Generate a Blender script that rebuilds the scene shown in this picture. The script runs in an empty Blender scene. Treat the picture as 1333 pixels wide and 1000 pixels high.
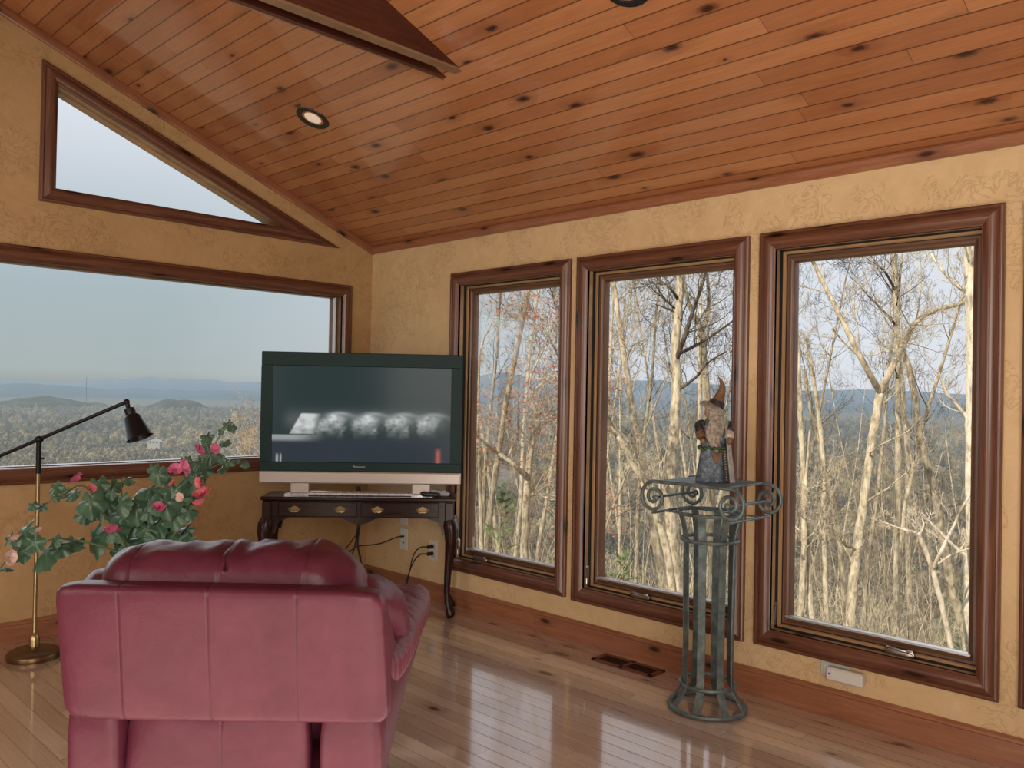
import bpy, math, random
from mathutils import Vector, Matrix, noise

C = bpy.context.scene.collection
PI = math.pi
V = Vector
EYE = V((0, 0, 1.45))
F = 1096.26                                 # focal length in pixels of a 1333 wide frame
YAW, PITCH, ROLL = 0.794229, 0.0092, 0.01893
FH = V((math.sin(YAW), math.cos(YAW), 0)); RH = V((math.cos(YAW), -math.sin(YAW), 0))
WX, WY = 3.80, 5.244                        # inner faces of the right wall and of the gable wall
SL = 0.395                                  # slope of the ceiling
def ceil_z(x): return 2.53 + SL * (WX - abs(x))
def DL(depth, lat, z=0.0):                  # point from distance ahead of and to the side of the viewpoint
    p = FH * depth + RH * lat; return V((p.x, p.y, z))
def smooth01(t): t = max(0., min(1., t)); return t * t * (3 - 2 * t)

# ------------------------------------------------------------------ mesh builder
class MB:
    def __init__(s): s.v = []; s.f = []; s.g = []
    def add(s, vs, fs, gs=None, M=None):
        b = len(s.v)
        for i, p in enumerate(vs):
            p = V(p); s.g.append(tuple(gs[i]) if gs else (p.x, p.y, p.z))
            s.v.append((M @ p) if M else p)
        s.f += [tuple(b + i for i in f) for f in fs]
        return s
    def box(s, a, b, ch=0.0, M=None):
        lo = [min(a[i], b[i]) for i in range(3)]; hi = [max(a[i], b[i]) for i in range(3)]
        d = [hi[i] - lo[i] for i in range(3)]; ax = d.index(max(d)); seed = random.random() * 9
        def g(p):
            o = [i for i in range(3) if i != ax]
            return (p[o[0]] + p[o[1]] * .7 + seed, p[ax], seed)
        if ch <= 0:
            vs = [(x, y, z) for x in (lo[0], hi[0]) for y in (lo[1], hi[1]) for z in (lo[2], hi[2])]
            fs = [(0, 1, 3, 2), (4, 6, 7, 5), (0, 4, 5, 1), (2, 3, 7, 6), (0, 2, 6, 4), (1, 5, 7, 3)]
            return s.add(vs, fs, [g(p) for p in vs], M)
        c = min(ch, min(d) * .49); vs = []; idx = {}
        for sx in (0, 1):
            for sy in (0, 1):
                for sz in (0, 1):
                    for k in range(3):
                        p = []
                        for i, q in enumerate((sx, sy, sz)):
                            e = hi[i] if q else lo[i]
                            if i != k: e += -c if q else c
                            p.append(e)
                        idx[(sx, sy, sz, k)] = len(vs); vs.append(tuple(p))
        fs = []
        for k in range(3):
            o = [i for i in range(3) if i != k]
            for q in (0, 1):
                r = []
                for a_, b_ in ((0, 0), (1, 0), (1, 1), (0, 1)):
                    t = [0, 0, 0]; t[k] = q; t[o[0]] = a_; t[o[1]] = b_; r.append(idx[(t[0], t[1], t[2], k)])
                fs.append(r)
            for a_ in (0, 1):
                for b_ in (0, 1):
                    t = [0, 0, 0]; t[o[0]] = a_; t[o[1]] = b_; u = list(t); u[k] = 1
                    fs.append([idx[(*t, o[0])], idx[(*u, o[0])], idx[(*u, o[1])], idx[(*t, o[1])]])
        for sx in (0, 1):
            for sy in (0, 1):
                for sz in (0, 1): fs.append([idx[(sx, sy, sz, k)] for k in range(3)])
        return s.add(vs, fs, [g(p) for p in vs], M)
    def tube(s, pts, r, n=8, cap=True, M=None, closed=False, flat=None):
        pts = [V(p) for p in pts]; m = len(pts)
        rr = r if isinstance(r, (list, tuple)) else [r] * m
        up = None; vs = []; gs = []; L = 0
        for i, p in enumerate(pts):
            if closed: t = pts[(i + 1) % m] - pts[i - 1]
            else: t = pts[min(i + 1, m - 1)] - pts[max(i - 1, 0)]
            if t.length < 1e-9: t = V((0, 0, 1))
            t.normalize()
            if up is None: up = V((0, 0, 1)) if abs(t.z) < .9 else V((1, 0, 0))
            a = up - t * up.dot(t)
            if a.length < 1e-6: a = t.orthogonal()
            a.normalize(); b = t.cross(a); up = a
            if i: L += (p - pts[i - 1]).length
            for k in range(n):
                w = 2 * PI * k / n
                vs.append(p + a * (math.cos(w) * rr[i]) + b * (math.sin(w) * rr[i] * (flat or 1))); gs.append((rr[i] * 3 * math.sin(w), L, rr[i] * math.cos(w)))
        fs = []
        for i in range(m if closed else m - 1):
            j = (i + 1) % m
            for k in range(n):
                l = (k + 1) % n; fs.append((i * n + k, i * n + l, j * n + l, j * n + k))
        if cap and not closed: fs += [tuple(range(n - 1, -1, -1)), tuple(range((m - 1) * n, m * n))]
        return s.add(vs, fs, gs, M)
    def ring(s, c, R, r, n=40, k=8, M=None):
        return s.tube([(c[0] + R * math.cos(2 * PI * i / n), c[1] + R * math.sin(2 * PI * i / n), c[2]) for i in range(n)], r, k, closed=True, M=M)
    def lathe(s, prof, n=32, M=None):
        vs = []; fs = []
        for (r, z) in prof:
            for k in range(n): w = 2 * PI * k / n; vs.append((r * math.cos(w), r * math.sin(w), z))
        for i in range(len(prof) - 1):
            for k in range(n):
                l = (k + 1) % n; fs.append((i * n + k, i * n + l, (i + 1) * n + l, (i + 1) * n + k))
        if prof[0][0] > 1e-5: fs.append(tuple(range(n - 1, -1, -1)))
        if prof[-1][0] > 1e-5: fs.append(tuple(range((len(prof) - 1) * n, len(prof) * n)))
        return s.add(vs, fs, None, M)
    def pillow(s, c, h, e=4, n=10, fn=None, M=None):     # rounded block, half sizes h
        vs = []; key = {}; fs = []
        ev = e if isinstance(e, (list, tuple)) else (e, e, e)
        def vid(p):
            k = tuple(round(q, 4) for q in p)
            if k in key: return key[k]
            t0, t1 = 0., 2.
            for _ in range(26):
                t = (t0 + t1) / 2
                if sum(abs(p[i] * t) ** ev[i] for i in range(3)) > 1: t1 = t
                else: t0 = t
            q = V((p[0] * t0 * h[0], p[1] * t0 * h[1], p[2] * t0 * h[2]))
            if fn: q = fn(q)
            key[k] = len(vs); vs.append(q + V(c)); return key[k]
        for ax in range(3):
            for sg in (-1, 1):
                for i in range(n):
                    for j in range(n):
                        quad = []
                        for di, dj in ((0, 0), (1, 0), (1, 1), (0, 1)):
                            p = [0, 0, 0]; p[ax] = sg
                            p[(ax + 1) % 3] = math.tan((-1 + 2 * (i + di) / n) * PI / 4); p[(ax + 2) % 3] = math.tan((-1 + 2 * (j + dj) / n) * PI / 4)
                            quad.append(vid(p))
                        fs.append(quad if sg > 0 else quad[::-1])
        return s.add(vs, fs, None, M)
    def prism(s, poly, t0, t1, mp, M=None):               # polygon (u, v) extruded from t0 to t1; mp(u, v, t)
        n = len(poly); seed = random.random() * 5
        vs = [mp(u, v, t0) for u, v in poly] + [mp(u, v, t1) for u, v in poly]
        gs = [(v + seed, u, seed) for u, v in poly] * 2
        fs = [tuple(range(n - 1, -1, -1)), tuple(range(n, 2 * n))] + [(i, (i + 1) % n, n + (i + 1) % n, n + i) for i in range(n)]
        return s.add(vs, fs, gs, M)
    def frame(s, poly, prof, mp):                         # mitred moulding: prof (inset, height) swept round a convex polygon
        n = len(poly); P = [V(p) for p in poly]
        nrm = []
        for i in range(n):
            d = (P[(i + 1) % n] - P[i]).normalized(); nrm.append(V((-d.y, d.x)))
        cen = sum(P, V((0, 0))) / n
        if nrm[0].dot(cen - P[0]) < 0: nrm = [-q for q in nrm]
        def corner(i, t):
            a, b = nrm[i - 1], nrm[i]; det = a.x * b.y - a.y * b.x
            ca = a.dot(P[i]) + t; cb = b.dot(P[i]) + t
            return V(((ca * b.y - cb * a.y) / det, (a.x * cb - b.x * ca) / det))
        for i in range(n):
            j = (i + 1) % n; d = (P[j] - P[i]).normalized(); vs = []; gs = []; seed = random.random() * 9
            for t, h in prof:
                for q in (corner(i, t), corner(j, t)): vs.append(mp(q.x, q.y, h)); gs.append((t * 1.5 + seed, q.dot(d), seed))
            fs = [(2 * k, 2 * k + 1, 2 * k + 3, 2 * k + 2) for k in range(len(prof) - 1)]
            s.add(vs, fs, gs)
        return [tuple(corner(i, 0)) for i in range(n)], corner
    def build(s, name, mat, parent=None, smooth=True, angle=35, kind=None):
        me = bpy.data.meshes.new(name); me.from_pydata([tuple(v) for v in s.v], [], s.f); me.update()
        a = me.attributes.new('gr', 'FLOAT_VECTOR', 'POINT'); a.data.foreach_set('vector', [q for g in s.g for q in g])
        fix_normals(me)
        if smooth:
            me.polygons.foreach_set('use_smooth', [True] * len(me.polygons))
            if angle: me.set_sharp_from_angle(angle=math.radians(angle))
        if mat: me.materials.append(mat)
        o = bpy.data.objects.new(name, me); C.objects.link(o)
        if parent: o.parent = parent
        if kind: o['kind'] = kind
        return o
def fix_normals(me):
    if len(me.polygons) > 40000: return
    import bmesh
    bm = bmesh.new(); bm.from_mesh(me); bmesh.ops.recalc_face_normals(bm, faces=bm.faces); bm.to_mesh(me); bm.free()

def tag(o, label, cat, group=None):
    o['label'] = label; o['category'] = cat
    if group: o['group'] = group
    return o
def empty(name, loc=(0, 0, 0), rz=0.0, kind=None):
    o = bpy.data.objects.new(name, None); C.objects.link(o); o.location = loc; o.rotation_euler = (0, 0, rz); o.empty_display_size = .1
    if kind: o['kind'] = kind
    return o
def copy_tree(o, parent=None):
    c = o.copy(); C.objects.link(c); c.parent = parent
    for ch in list(o.children): copy_tree(ch, c)
    return c
def bez(pts, n=8):                                          # Catmull-Rom through points
    P = [V(p) for p in pts]; out = []
    for i in range(len(P) - 1):
        a = P[i - 1] if i else P[0] * 2 - P[1]; b, c = P[i], P[i + 1]; d = P[i + 2] if i + 2 < len(P) else P[-1] * 2 - P[-2]
        for k in range(n):
            t = k / n; out.append(.5 * ((2 * b) + (c - a) * t + (2 * a - 5 * b + 4 * c - d) * t * t + (3 * b - a - 3 * c + d) * t ** 3))
    out.append(P[-1]); return out

# ------------------------------------------------------------------ materials
class NT:
    def __init__(s, name):
        s.m = bpy.data.materials.new(name); s.m.use_nodes = True; s.t = s.m.node_tree; s.b = s.t.nodes['Principled BSDF']; s.out = s.t.nodes['Material Output']
    def n(s, typ, ins=None, **kw):
        nd = s.t.nodes.new('ShaderNode' + typ)
        for k, v in kw.items(): setattr(nd, k, v)
        for k, v in (ins or {}).items(): s.put(nd.inputs[k], v)
        return nd
    def put(s, sock, v):
        if isinstance(v, bpy.types.NodeSocket): s.t.links.new(v, sock)
        elif isinstance(v, bpy.types.Node): s.t.links.new(v.outputs[0], sock)
        else: sock.default_value = v
    def math(s, op, a, b=0.0, c=None, clamp=False):
        nd = s.n('Math', operation=op, use_clamp=clamp); s.put(nd.inputs[0], a); s.put(nd.inputs[1], b)
        if c is not None: s.put(nd.inputs[2], c)
        return nd.outputs[0]
    def ramp(s, fac, stops, interp='LINEAR'):
        nd = s.n('ValToRGB'); s.put(nd.inputs[0], fac); cr = nd.color_ramp; cr.interpolation = interp
        while len(cr.elements) < len(stops): cr.elements.new(.5)
        for e, (p, c) in zip(cr.elements, stops):
            e.position = p; e.color = (*c, 1) if isinstance(c, tuple) and len(c) == 3 else ((c, c, c, 1) if not isinstance(c, tuple) else c)
        return nd.outputs[0]
    def mix(s, fac, a, b, mode='MIX'):
        nd = s.n('Mix', data_type='RGBA', blend_type=mode); s.put(nd.inputs[0], fac)
        for k, v in ((6, a), (7, b)):
            if isinstance(v, tuple): v = (*v[:3], 1)
            s.put(nd.inputs[k], v)
        return nd.outputs[2]
    def set(s, **kw):
        for k, v in kw.items():
            k = k.replace('_', ' ')
            if isinstance(v, tuple) and len(v) == 3: v = (*v, 1)
            s.put(s.b.inputs[k], v)
        return s
    def bump(s, h, strength=.3, dist=.01):
        nd = s.n('Bump', {'Height': h, 'Strength': strength, 'Distance': dist}); s.put(s.b.inputs['Normal'], nd); return nd
    def noise(s, vec, scale, detail=4, rough=.55, dist=0.0):
        nd = s.n('TexNoise', {'Scale': scale, 'Detail': detail, 'Roughness': rough, 'Distortion': dist})
        if vec is not None: s.put(nd.inputs['Vector'], vec)
        return nd.outputs[0]
    def xyz(s, vec): nd = s.n('SeparateXYZ'); s.put(nd.inputs[0], vec); return nd.outputs
    def comb(s, x, y, z=0.0):
        nd = s.n('CombineXYZ')
        for i, q in enumerate((x, y, z)): s.put(nd.inputs[i], q)
        return nd.outputs[0]
    def pos(s): return s.n('NewGeometry').outputs['Position']
    def obj(s): return s.n('TexCoord').outputs['Object']
    def attr(s, name): return s.n('Attribute', attribute_name=name)

def lin(r, g, b):
    f = lambda c: (c / 12.92 if c <= .04045 else ((c + .055) / 1.055) ** 2.4)
    return tuple(f(q / 255) for q in (r, g, b))
def plain(name, col, rough=.5, metal=0., **kw):
    M = NT(name); M.set(Base_Color=col, Roughness=rough, Metallic=metal, **kw)
    nz = M.noise(M.obj(), 60, 3); M.put(M.b.inputs['Roughness'], M.math('ADD', rough - .05, M.math('MULTIPLY', nz, .1)))
    return M.m

def planks(name, width, length, cols, knotcol, groove, rough, axis_x=True, knot=.55, spec=.5, coat=0., gw=.035, kscale=1., gdark=.22):
    M = NT(name); x, y, z = M.xyz(M.pos())
    u = M.math('DIVIDE', M.math('ADD', x, 20.0), width); bi = M.math('FLOOR', u); fr = M.math('FRACT', u)
    w1 = M.n('TexWhiteNoise', {'W': bi}, noise_dimensions='1D').outputs[0]
    v = M.math('DIVIDE', M.math('ADD', y, M.math('MULTIPLY', w1, length * 3)), length); si = M.math('FLOOR', v); fv = M.math('FRACT', v)
    w2 = M.n('TexWhiteNoise', {'Vector': M.comb(bi, si, 3.3)}).outputs[0]
    off = M.math('MULTIPLY', w2, 37.0)
    grain = M.noise(M.comb(M.math('MULTIPLY', x, 26.0), M.math('ADD', M.math('MULTIPLY', y, 1.6), off), off), 1.6, 5, .6, 1.2)
    fine = M.noise(M.comb(M.math('MULTIPLY', x, 160.0), M.math('ADD', M.math('MULTIPLY', y, 4.0), off), off), 1.5, 3, .6)
    col = M.ramp(M.math('ADD', M.math('MULTIPLY', grain, .55), M.math('MULTIPLY', w2, .45)), cols)
    big = M.noise(M.comb(M.math('MULTIPLY', x, 1.5), M.math('MULTIPLY', y, .7), off), 1.4, 2)
    col = M.mix(M.math('MULTIPLY', M.math('SUBTRACT', big, .52, clamp=True), 1.6, clamp=True), col, M.mix(.65, col, (.55, .5, .42), 'MULTIPLY'))
    col = M.mix(.35, col, M.ramp(fine, [(.3, .55), (.7, 1.15)]), 'MULTIPLY')
    vo = M.n('TexVoronoi', {'Vector': M.comb(M.math('MULTIPLY', x, 7.5 * kscale), M.math('ADD', M.math('MULTIPLY', y, 3.4 * kscale), off), 0.0), 'Scale': 1.0, 'Randomness': 1.0}, voronoi_dimensions='2D')
    wob = M.math('MULTIPLY', M.math('SUBTRACT', M.noise(M.comb(M.math('MULTIPLY', x, 60.0), M.math('MULTIPLY', y, 60.0)), 1.0, 2), .5), .10)
    dist = M.math('ADD', vo.outputs['Distance'], wob)
    gate = M.math('GREATER_THAN', M.xyz(vo.outputs['Color'])[0], knot)
    sz = M.math('ADD', .06, M.math('MULTIPLY', M.xyz(vo.outputs['Color'])[1], .17))
    k = M.math('MULTIPLY', gate, M.math('SUBTRACT', 1.0, M.math('DIVIDE', dist, sz), clamp=True))
    halo = M.math('MULTIPLY', gate, M.math('SUBTRACT', 1.0, M.math('DIVIDE', dist, M.math('MULTIPLY', sz, 3.0)), clamp=True))
    col = M.mix(M.math('MULTIPLY', halo, .42), col, knotcol)
    col = M.mix(M.math('MULTIPLY', k, 1.5, clamp=True), col, tuple(q * .35 for q in knotcol))
    g = M.math('LESS_THAN', fr, gw)
    g2 = M.math('LESS_THAN', fv, .0018 / length * 1.4)
    gg = M.math('MAXIMUM', g, g2)
    col = M.mix(M.math('MULTIPLY', gg, 1 - gdark), col, groove)
    M.set(Base_Color=col, Specular_IOR_Level=spec, Coat_Weight=coat, Coat_Roughness=.07, Coat_IOR=1.7)
    M.put(M.b.inputs['Roughness'], M.math('ADD', rough - .06, M.math('MULTIPLY', grain, .14)))
    prof = M.math('MINIMUM', M.math('MINIMUM', fr, M.math('SUBTRACT', 1.0, fr)), .06)
    M.bump(M.math('ADD', M.math('MULTIPLY', prof, 12.0), M.math('MULTIPLY', grain, .25)), .35, .004)
    return M.m

def wood(name, cols, knotcol, rough=.35, knot=.6, kscale=1., coat=.15):
    M = NT(name); x, y, z = M.xyz(M.attr('gr').outputs['Vector'])
    grain = M.noise(M.comb(M.math('MULTIPLY', x, 30.0), M.math('MULTIPLY', y, 1.8), z), 1.6, 5, .6, 1.0)
    fine = M.noise(M.comb(M.math('MULTIPLY', x, 170.0), M.math('MULTIPLY', y, 5.0), z), 1.5, 3)
    col = M.ramp(grain, cols); col = M.mix(.4, col, M.ramp(fine, [(.3, .5), (.7, 1.15)]), 'MULTIPLY')
    if knot < 1:
        vo = M.n('TexVoronoi', {'Vector': M.comb(M.math('MULTIPLY', x, 7.0 * kscale), M.math('MULTIPLY', y, 2.6 * kscale)), 'Scale': 1.0}, voronoi_dimensions='2D')
        gate = M.math('GREATER_THAN', M.xyz(vo.outputs['Color'])[0], knot)
        k = M.math('MULTIPLY', gate, M.math('SUBTRACT', 1.0, M.math('DIVIDE', vo.outputs['Distance'], .16), clamp=True))
        h = M.math('MULTIPLY', gate, M.math('SUBTRACT', 1.0, M.math('DIVIDE', vo.outputs['Distance'], .4), clamp=True))
        col = M.mix(M.math('MULTIPLY', h, .5), col, knotcol); col = M.mix(M.math('MULTIPLY', k, 1.6, clamp=True), col, tuple(q * .3 for q in knotcol))
    M.set(Base_Color=col, Coat_Weight=coat, Coat_Roughness=.15)
    M.put(M.b.inputs['Roughness'], M.math('ADD', rough - .06, M.math('MULTIPLY', grain, .14)))
    M.bump(M.math('ADD', grain, M.math('MULTIPLY', fine, .4)), .08, .003)
    return M.m

def plaster(name, a, b, vein):
    M = NT(name); p = M.pos()
    big = M.noise(p, 1.3, 4, .6, .4); mid = M.noise(p, 7, 5, .65, 1.6); fine = M.noise(p, 45, 4, .6)
    col = M.ramp(M.math('ADD', M.math('MULTIPLY', big, .45), M.math('MULTIPLY', mid, .55)), [(.3, a), (.7, b)])
    ridge = M.math('ABSOLUTE', M.math('SUBTRACT', M.noise(p, 9.0, 3, .5, 3.0), .5))
    line = M.math('SUBTRACT', 1.0, M.math('MULTIPLY', ridge, 22.0), clamp=True)
    patch = M.math('MULTIPLY', M.math('GREATER_THAN', M.noise(p, 2.1, 2), .5), line)
    col = M.mix(M.math('MULTIPLY', patch, .30), col, vein)
    M.set(Base_Color=col, Roughness=.62, Specular_IOR_Level=.3)
    M.bump(M.math('ADD', M.math('ADD', M.math('MULTIPLY', mid, .8), M.math('MULTIPLY', patch, -.5)), M.math('MULTIPLY', fine, .25)), .35, .012)
    return M.m

def leather(name, seams=(), base=((.064, .011, .023), (.102, .022, .039)), zs=()):
    M = NT(name); o = M.obj(); x, y, z = M.xyz(o)
    n1 = M.noise(o, 5, 4); n2 = M.noise(o, 150, 3, .6); n3 = M.noise(o, 14, 5, .6, .8)
    vo = M.n('TexVoronoi', {'Vector': o, 'Scale': 260.0}).outputs['Distance']
    col = M.ramp(M.math('ADD', M.math('MULTIPLY', n1, .6), M.math('MULTIPLY', n3, .4)), [(.3, base[0]), (.7, base[1])])
    h = M.math('ADD', M.math('MULTIPLY', n3, .5), M.math('MULTIPLY', vo, .05))
    for ax, vals in ((x, seams), (z, zs)):
        for sx in vals:
            xx = M.math('ADD', ax, M.math('MULTIPLY', M.math('SUBTRACT', M.noise(o, 3, 2), .5), .012))
            d = M.math('ABSOLUTE', M.math('SUBTRACT', xx, sx))
            ln = M.math('SUBTRACT', 1.0, M.math('DIVIDE', d, .0025), clamp=True)
            col = M.mix(M.math('MULTIPLY', ln, .75), col, (.05, .006, .012))
            h = M.math('SUBTRACT', h, M.math('MULTIPLY', M.math('SUBTRACT', 1.0, M.math('DIVIDE', d, .006), clamp=True), .5))
    M.set(Base_Color=col, Specular_IOR_Level=.22, Coat_Weight=.02, Coat_Roughness=.3)
    M.put(M.b.inputs['Roughness'], M.math('ADD', .30, M.math('MULTIPLY', n1, .12)))
    M.bump(h, .35, .012)
    return M.m

WALL_L = plaster('golden plaster', (.40, .245, .11), (.52, .34, .165), (.20, .11, .05))  # same plaster as the right wall, with shade put into a darker colour
WALL_R = plaster('golden plaster lit', (.56, .39, .205), (.70, .52, .30), (.30, .18, .085))  # lit copy of that plaster, its brightness put into the colour
PINE = planks('knotty pine boards', .0848, 2.9, [(.15, (.34, .125, .048)), (.5, (.44, .178, .072)), (.85, (.54, .25, .11))], (.13, .038, .02), (.05, .015, .008), .30, knot=.76, gw=.07, coat=.45)
FLOOR = planks('strip oak floor', .08, 1.5, [(.15, (.36, .245, .165)), (.5, (.48, .35, .25)), (.85, (.60, .47, .35))], (.16, .08, .05), (.07, .04, .028), .12, knot=.86, spec=.6, coat=.9, gw=.03, kscale=.9)
CASE = wood('stained pine casing', [(.25, (.085, .031, .018)), (.5, (.14, .053, .029)), (.8, (.23, .10, .052))], (.06, .018, .01), .33, .62, 1.0, .25)
JAMB = wood('light pine jamb', [(.25, (.25, .135, .06)), (.55, (.38, .23, .11)), (.8, (.52, .34, .18))], (.10, .04, .02), .4, .9)
SASH = wood('sash wood', [(.25, (.085, .040, .022)), (.55, (.14, .068, .036)), (.8, (.22, .115, .06))], (.10, .04, .02), .4, .9)
TRIM = wood('pine trim', [(.25, (.23, .088, .045)), (.5, (.31, .125, .062)), (.8, (.40, .18, .09))], (.10, .03, .016), .38, .68, 1.3, .2)
BEAM = wood('dark beam wood', [(.25, (.035, .008, .005)), (.5, (.065, .015, .008)), (.8, (.11, .03, .014))], (.03, .008, .005), .4, .9)
BEAMLT = wood('beam underside wood', [(.25, (.16, .09, .05)), (.5, (.24, .14, .08)), (.8, (.32, .2, .12))], (.05, .02, .01), .4, .95)
MAHOG = wood('dark mahogany', [(.25, (.012, .004, .004)), (.5, (.024, .008, .007)), (.8, (.045, .015, .011))], (.01, .004, .003), .24, 1.0, 1, .12)
MAHOG.node_tree.nodes['Principled BSDF'].inputs['Specular IOR Level'].default_value = .22
BRASS = plain('aged brass', (.40, .30, .15), .34, 1.); BRASSD = plain('dull brass', (.22, .16, .08), .45, 1.)
STEEL = plain('satin nickel', (.45, .42, .38), .3, 1.)
ALU = plain('glazing strip metal', (.55, .55, .55), .35, .6)
LITSILL = plain('lit sill and jamb strip', (.62, .62, .64), .4)
BLACK = plain('black bronze metal', (.008, .008, .009), .4, .3)
BLACKP = plain('black plastic', (.010, .012, .013), .3)
RUBBER = plain('black cable rubber', (.008, .008, .008), .5)
SILVER = plain('silver plastic', (.48, .43, .40), .35, .3)
SILVER2 = plain('bright silver stand', (.55, .55, .58), .28, .6)
WHITE = plain('white plastic', (.62, .62, .58), .4)
WHITEG = plain('greenish outlet plastic', (.45, .47, .40), .45)
DARK = plain('dark slot', (.006, .006, .006), .7)
BRONZE = plain('antique bronze base', (.16, .095, .05), .36, .85)
IRON = None
def iron():
    M = NT('verdigris iron'); o = M.obj(); n1 = M.noise(o, 18, 5, .65); n2 = M.noise(o, 90, 3)
    M.set(Base_Color=M.ramp(n1, [(.3, (.065, .085, .088)), (.55, (.13, .175, .178)), (.75, (.23, .285, .285))]), Metallic=.45, Roughness=.5); M.bump(n2, .2, .003); return M.m
IRON = iron()
def glass():
    M = NT('window glass'); tr = M.n('BsdfTransparent', {'Color': (.97, .985, .98, 1)}); gl = M.n('BsdfGlossy', {'Roughness': .0, 'Color': (.9, .95, 1, 1)})
    fr = M.n('Fresnel', {'IOR': 1.45}); mx = M.n('MixShader', {0: M.math('MULTIPLY', fr.outputs[0], .22), 1: tr, 2: gl})
    M.put(M.out.inputs['Surface'], mx); return M.m
GLASS = glass()
def emis(name, col, st):
    M = NT(name); M.set(Base_Color=col, Emission_Color=col, Emission_Strength=st, Roughness=.5); return M.m

# ------------------------------------------------------------------ room shell
RX0, RX1, RY0, RY1 = -3.80, WX, -3.2, WY
MB().box((RX0 - .2, RY0 - .2, -.2), (RX1 + .16, RY1 + .16, 0)).build('floor', FLOOR, kind='structure')
def wall_with_holes(name, us, vs, holes, mp, th, mat, top=None):
    """grid wall; us, vs cut lines; holes: list of rects; mp(u, v, t)"""
    m = MB()
    for i in range(len(us) - 1):
        for j in range(len(vs) - 1):
            u0, u1, v0, v1 = us[i], us[i + 1], vs[j], vs[j + 1]
            if any(h[0] - 1e-6 <= u0 and u1 <= h[1] + 1e-6 and h[2] - 1e-6 <= v0 and v1 <= h[3] + 1e-6 for h in holes): continue
            m.prism([(u0, v0), (u1, v0), (u1, v1), (u0, v1)], 0, th, mp)
    return m.build(name, mat, smooth=False, kind='structure')
# right wall (x = WX): u = y, v = z ; t outward
mpR = lambda u, v, h: V((WX - h, u, v))             # h > 0 into the room
RW = [(3.25, 4.32, .245, 2.245), (2.09, 3.20, .238, 2.245), (.962, 2.032, .245, 2.248), (-.20, .893, .245, 2.248)]
ins = .08
holes = [(a + ins, b - ins, c + ins, d - ins) for a, b, c, d in RW]
us = sorted({RY0, RY1 + .16} | {q for h in holes for q in h[:2]}); vs = sorted({0., 2.62} | {q for h in holes for q in h[2:]})
# separate columns so that every hole is cut by its own lines
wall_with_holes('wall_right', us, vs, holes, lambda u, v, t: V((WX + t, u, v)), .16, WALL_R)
# gable wall (y = WY): u = x, v = z
mpL = lambda u, v, h: V((u, WY - h, v))
PW = (-.30, 3.612, .882, 2.212)
TRI = [(1.497, 2.477), (3.492, 2.477), (1.497, 3.277)]
hl = (PW[0] + ins, PW[1] - ins, PW[2] + ins, PW[3] - ins)
m = MB(); mpl = lambda u, v, t: V((u, WY + t, v)); th = .16
def quad(*p): m.prism(list(p), 0, th, mpl)
zr = ceil_z
quad((RX0, 0), (RX1, 0), (RX1, hl[2]), (RX0, hl[2])); quad((RX0, hl[2]), (hl[0], hl[2]), (hl[0], hl[3]), (RX0, hl[3])); quad((hl[1], hl[2]), (RX1, hl[2]), (RX1, hl[3]), (hl[1], hl[3]))
tz0 = 2.477 + .075; tx0 = 1.497 + .075; k = .4010
hyp = lambda x: 3.277 - (x - 1.497) * k - .082
tx1 = 1.497 + (3.277 - .082 - tz0) / k
quad((RX0, hl[3]), (RX1, hl[3]), (RX1, 2.5), (RX0, 2.5))
quad((RX0, 2.5), (RX1, 2.5), (RX1, tz0), (RX0, tz0))
quad((RX0, tz0), (tx0, tz0), (tx0, zr(tx0) + .05), (0, zr(0) + .05), (RX0, zr(RX0) + .05))
quad((tx0, hyp(tx0)), (tx1, tz0), (RX1, tz0), (RX1, tz0 + .01), (tx0, zr(tx0) + .05))
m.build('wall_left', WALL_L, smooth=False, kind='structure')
# walls behind the viewer
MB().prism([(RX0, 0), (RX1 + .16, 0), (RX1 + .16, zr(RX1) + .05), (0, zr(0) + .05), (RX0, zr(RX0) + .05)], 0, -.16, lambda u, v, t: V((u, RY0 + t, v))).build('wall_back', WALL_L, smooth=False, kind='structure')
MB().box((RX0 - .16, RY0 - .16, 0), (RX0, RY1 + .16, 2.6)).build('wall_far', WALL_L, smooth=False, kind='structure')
m = MB()
m.prism([(0, zr(0)), (WX + .3, zr(WX) - .3 * SL), (WX + .3, zr(WX) - .3 * SL + .14), (0, zr(0) + .14)], RY0 - .2, RY1 + .3, lambda u, v, t: V((u, t, v)))
m.prism([(0, zr(0)), (-WX - .3, zr(WX) - .3 * SL), (-WX - .3, zr(WX) - .3 * SL + .14), (0, zr(0) + .14)], RY0 - .2, RY1 + .3, lambda u, v, t: V((u, t, v)))
m.build('ceiling', PINE, smooth=False, kind='structure')
# trims along rake and eave
pr = [(0, 0), (.058, 0), (.058, .012), (.05, .018), (.012, .018), (0, .010)]
m = MB(); cs = 1 / math.hypot(1, SL)
for sg in (1, -1):
    pts = []
    for (a, b) in pr:                                 # a down from the ceiling, b into the room
        pts.append((a, b))
    n = len(pts); vs = []; gs = []
    for x in (0, WX):
        for a, b in pts: vs.append((sg * x, WY - b, zr(x) - a / cs)); gs.append((a + b + 2, x, .3))
    m.add(vs, [(i, (i + 1) % n, n + (i + 1) % n, n + i) for i in range(n)], gs)
m.build('trim_1', TRIM, kind='structure')
m = MB(); vs = []; gs = []
for y in (RY0, WY):
    for a, b in pr: vs.append((WX - b * 1.3, y, zr(WX) - a)); gs.append((a + b + 5, y, 1.3))
n = len(pr); m.add(vs, [(i, (i + 1) % n, n + (i + 1) % n, n + i) for i in range(n)], gs)
m.build('trim_2', TRIM, kind='structure')
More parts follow.
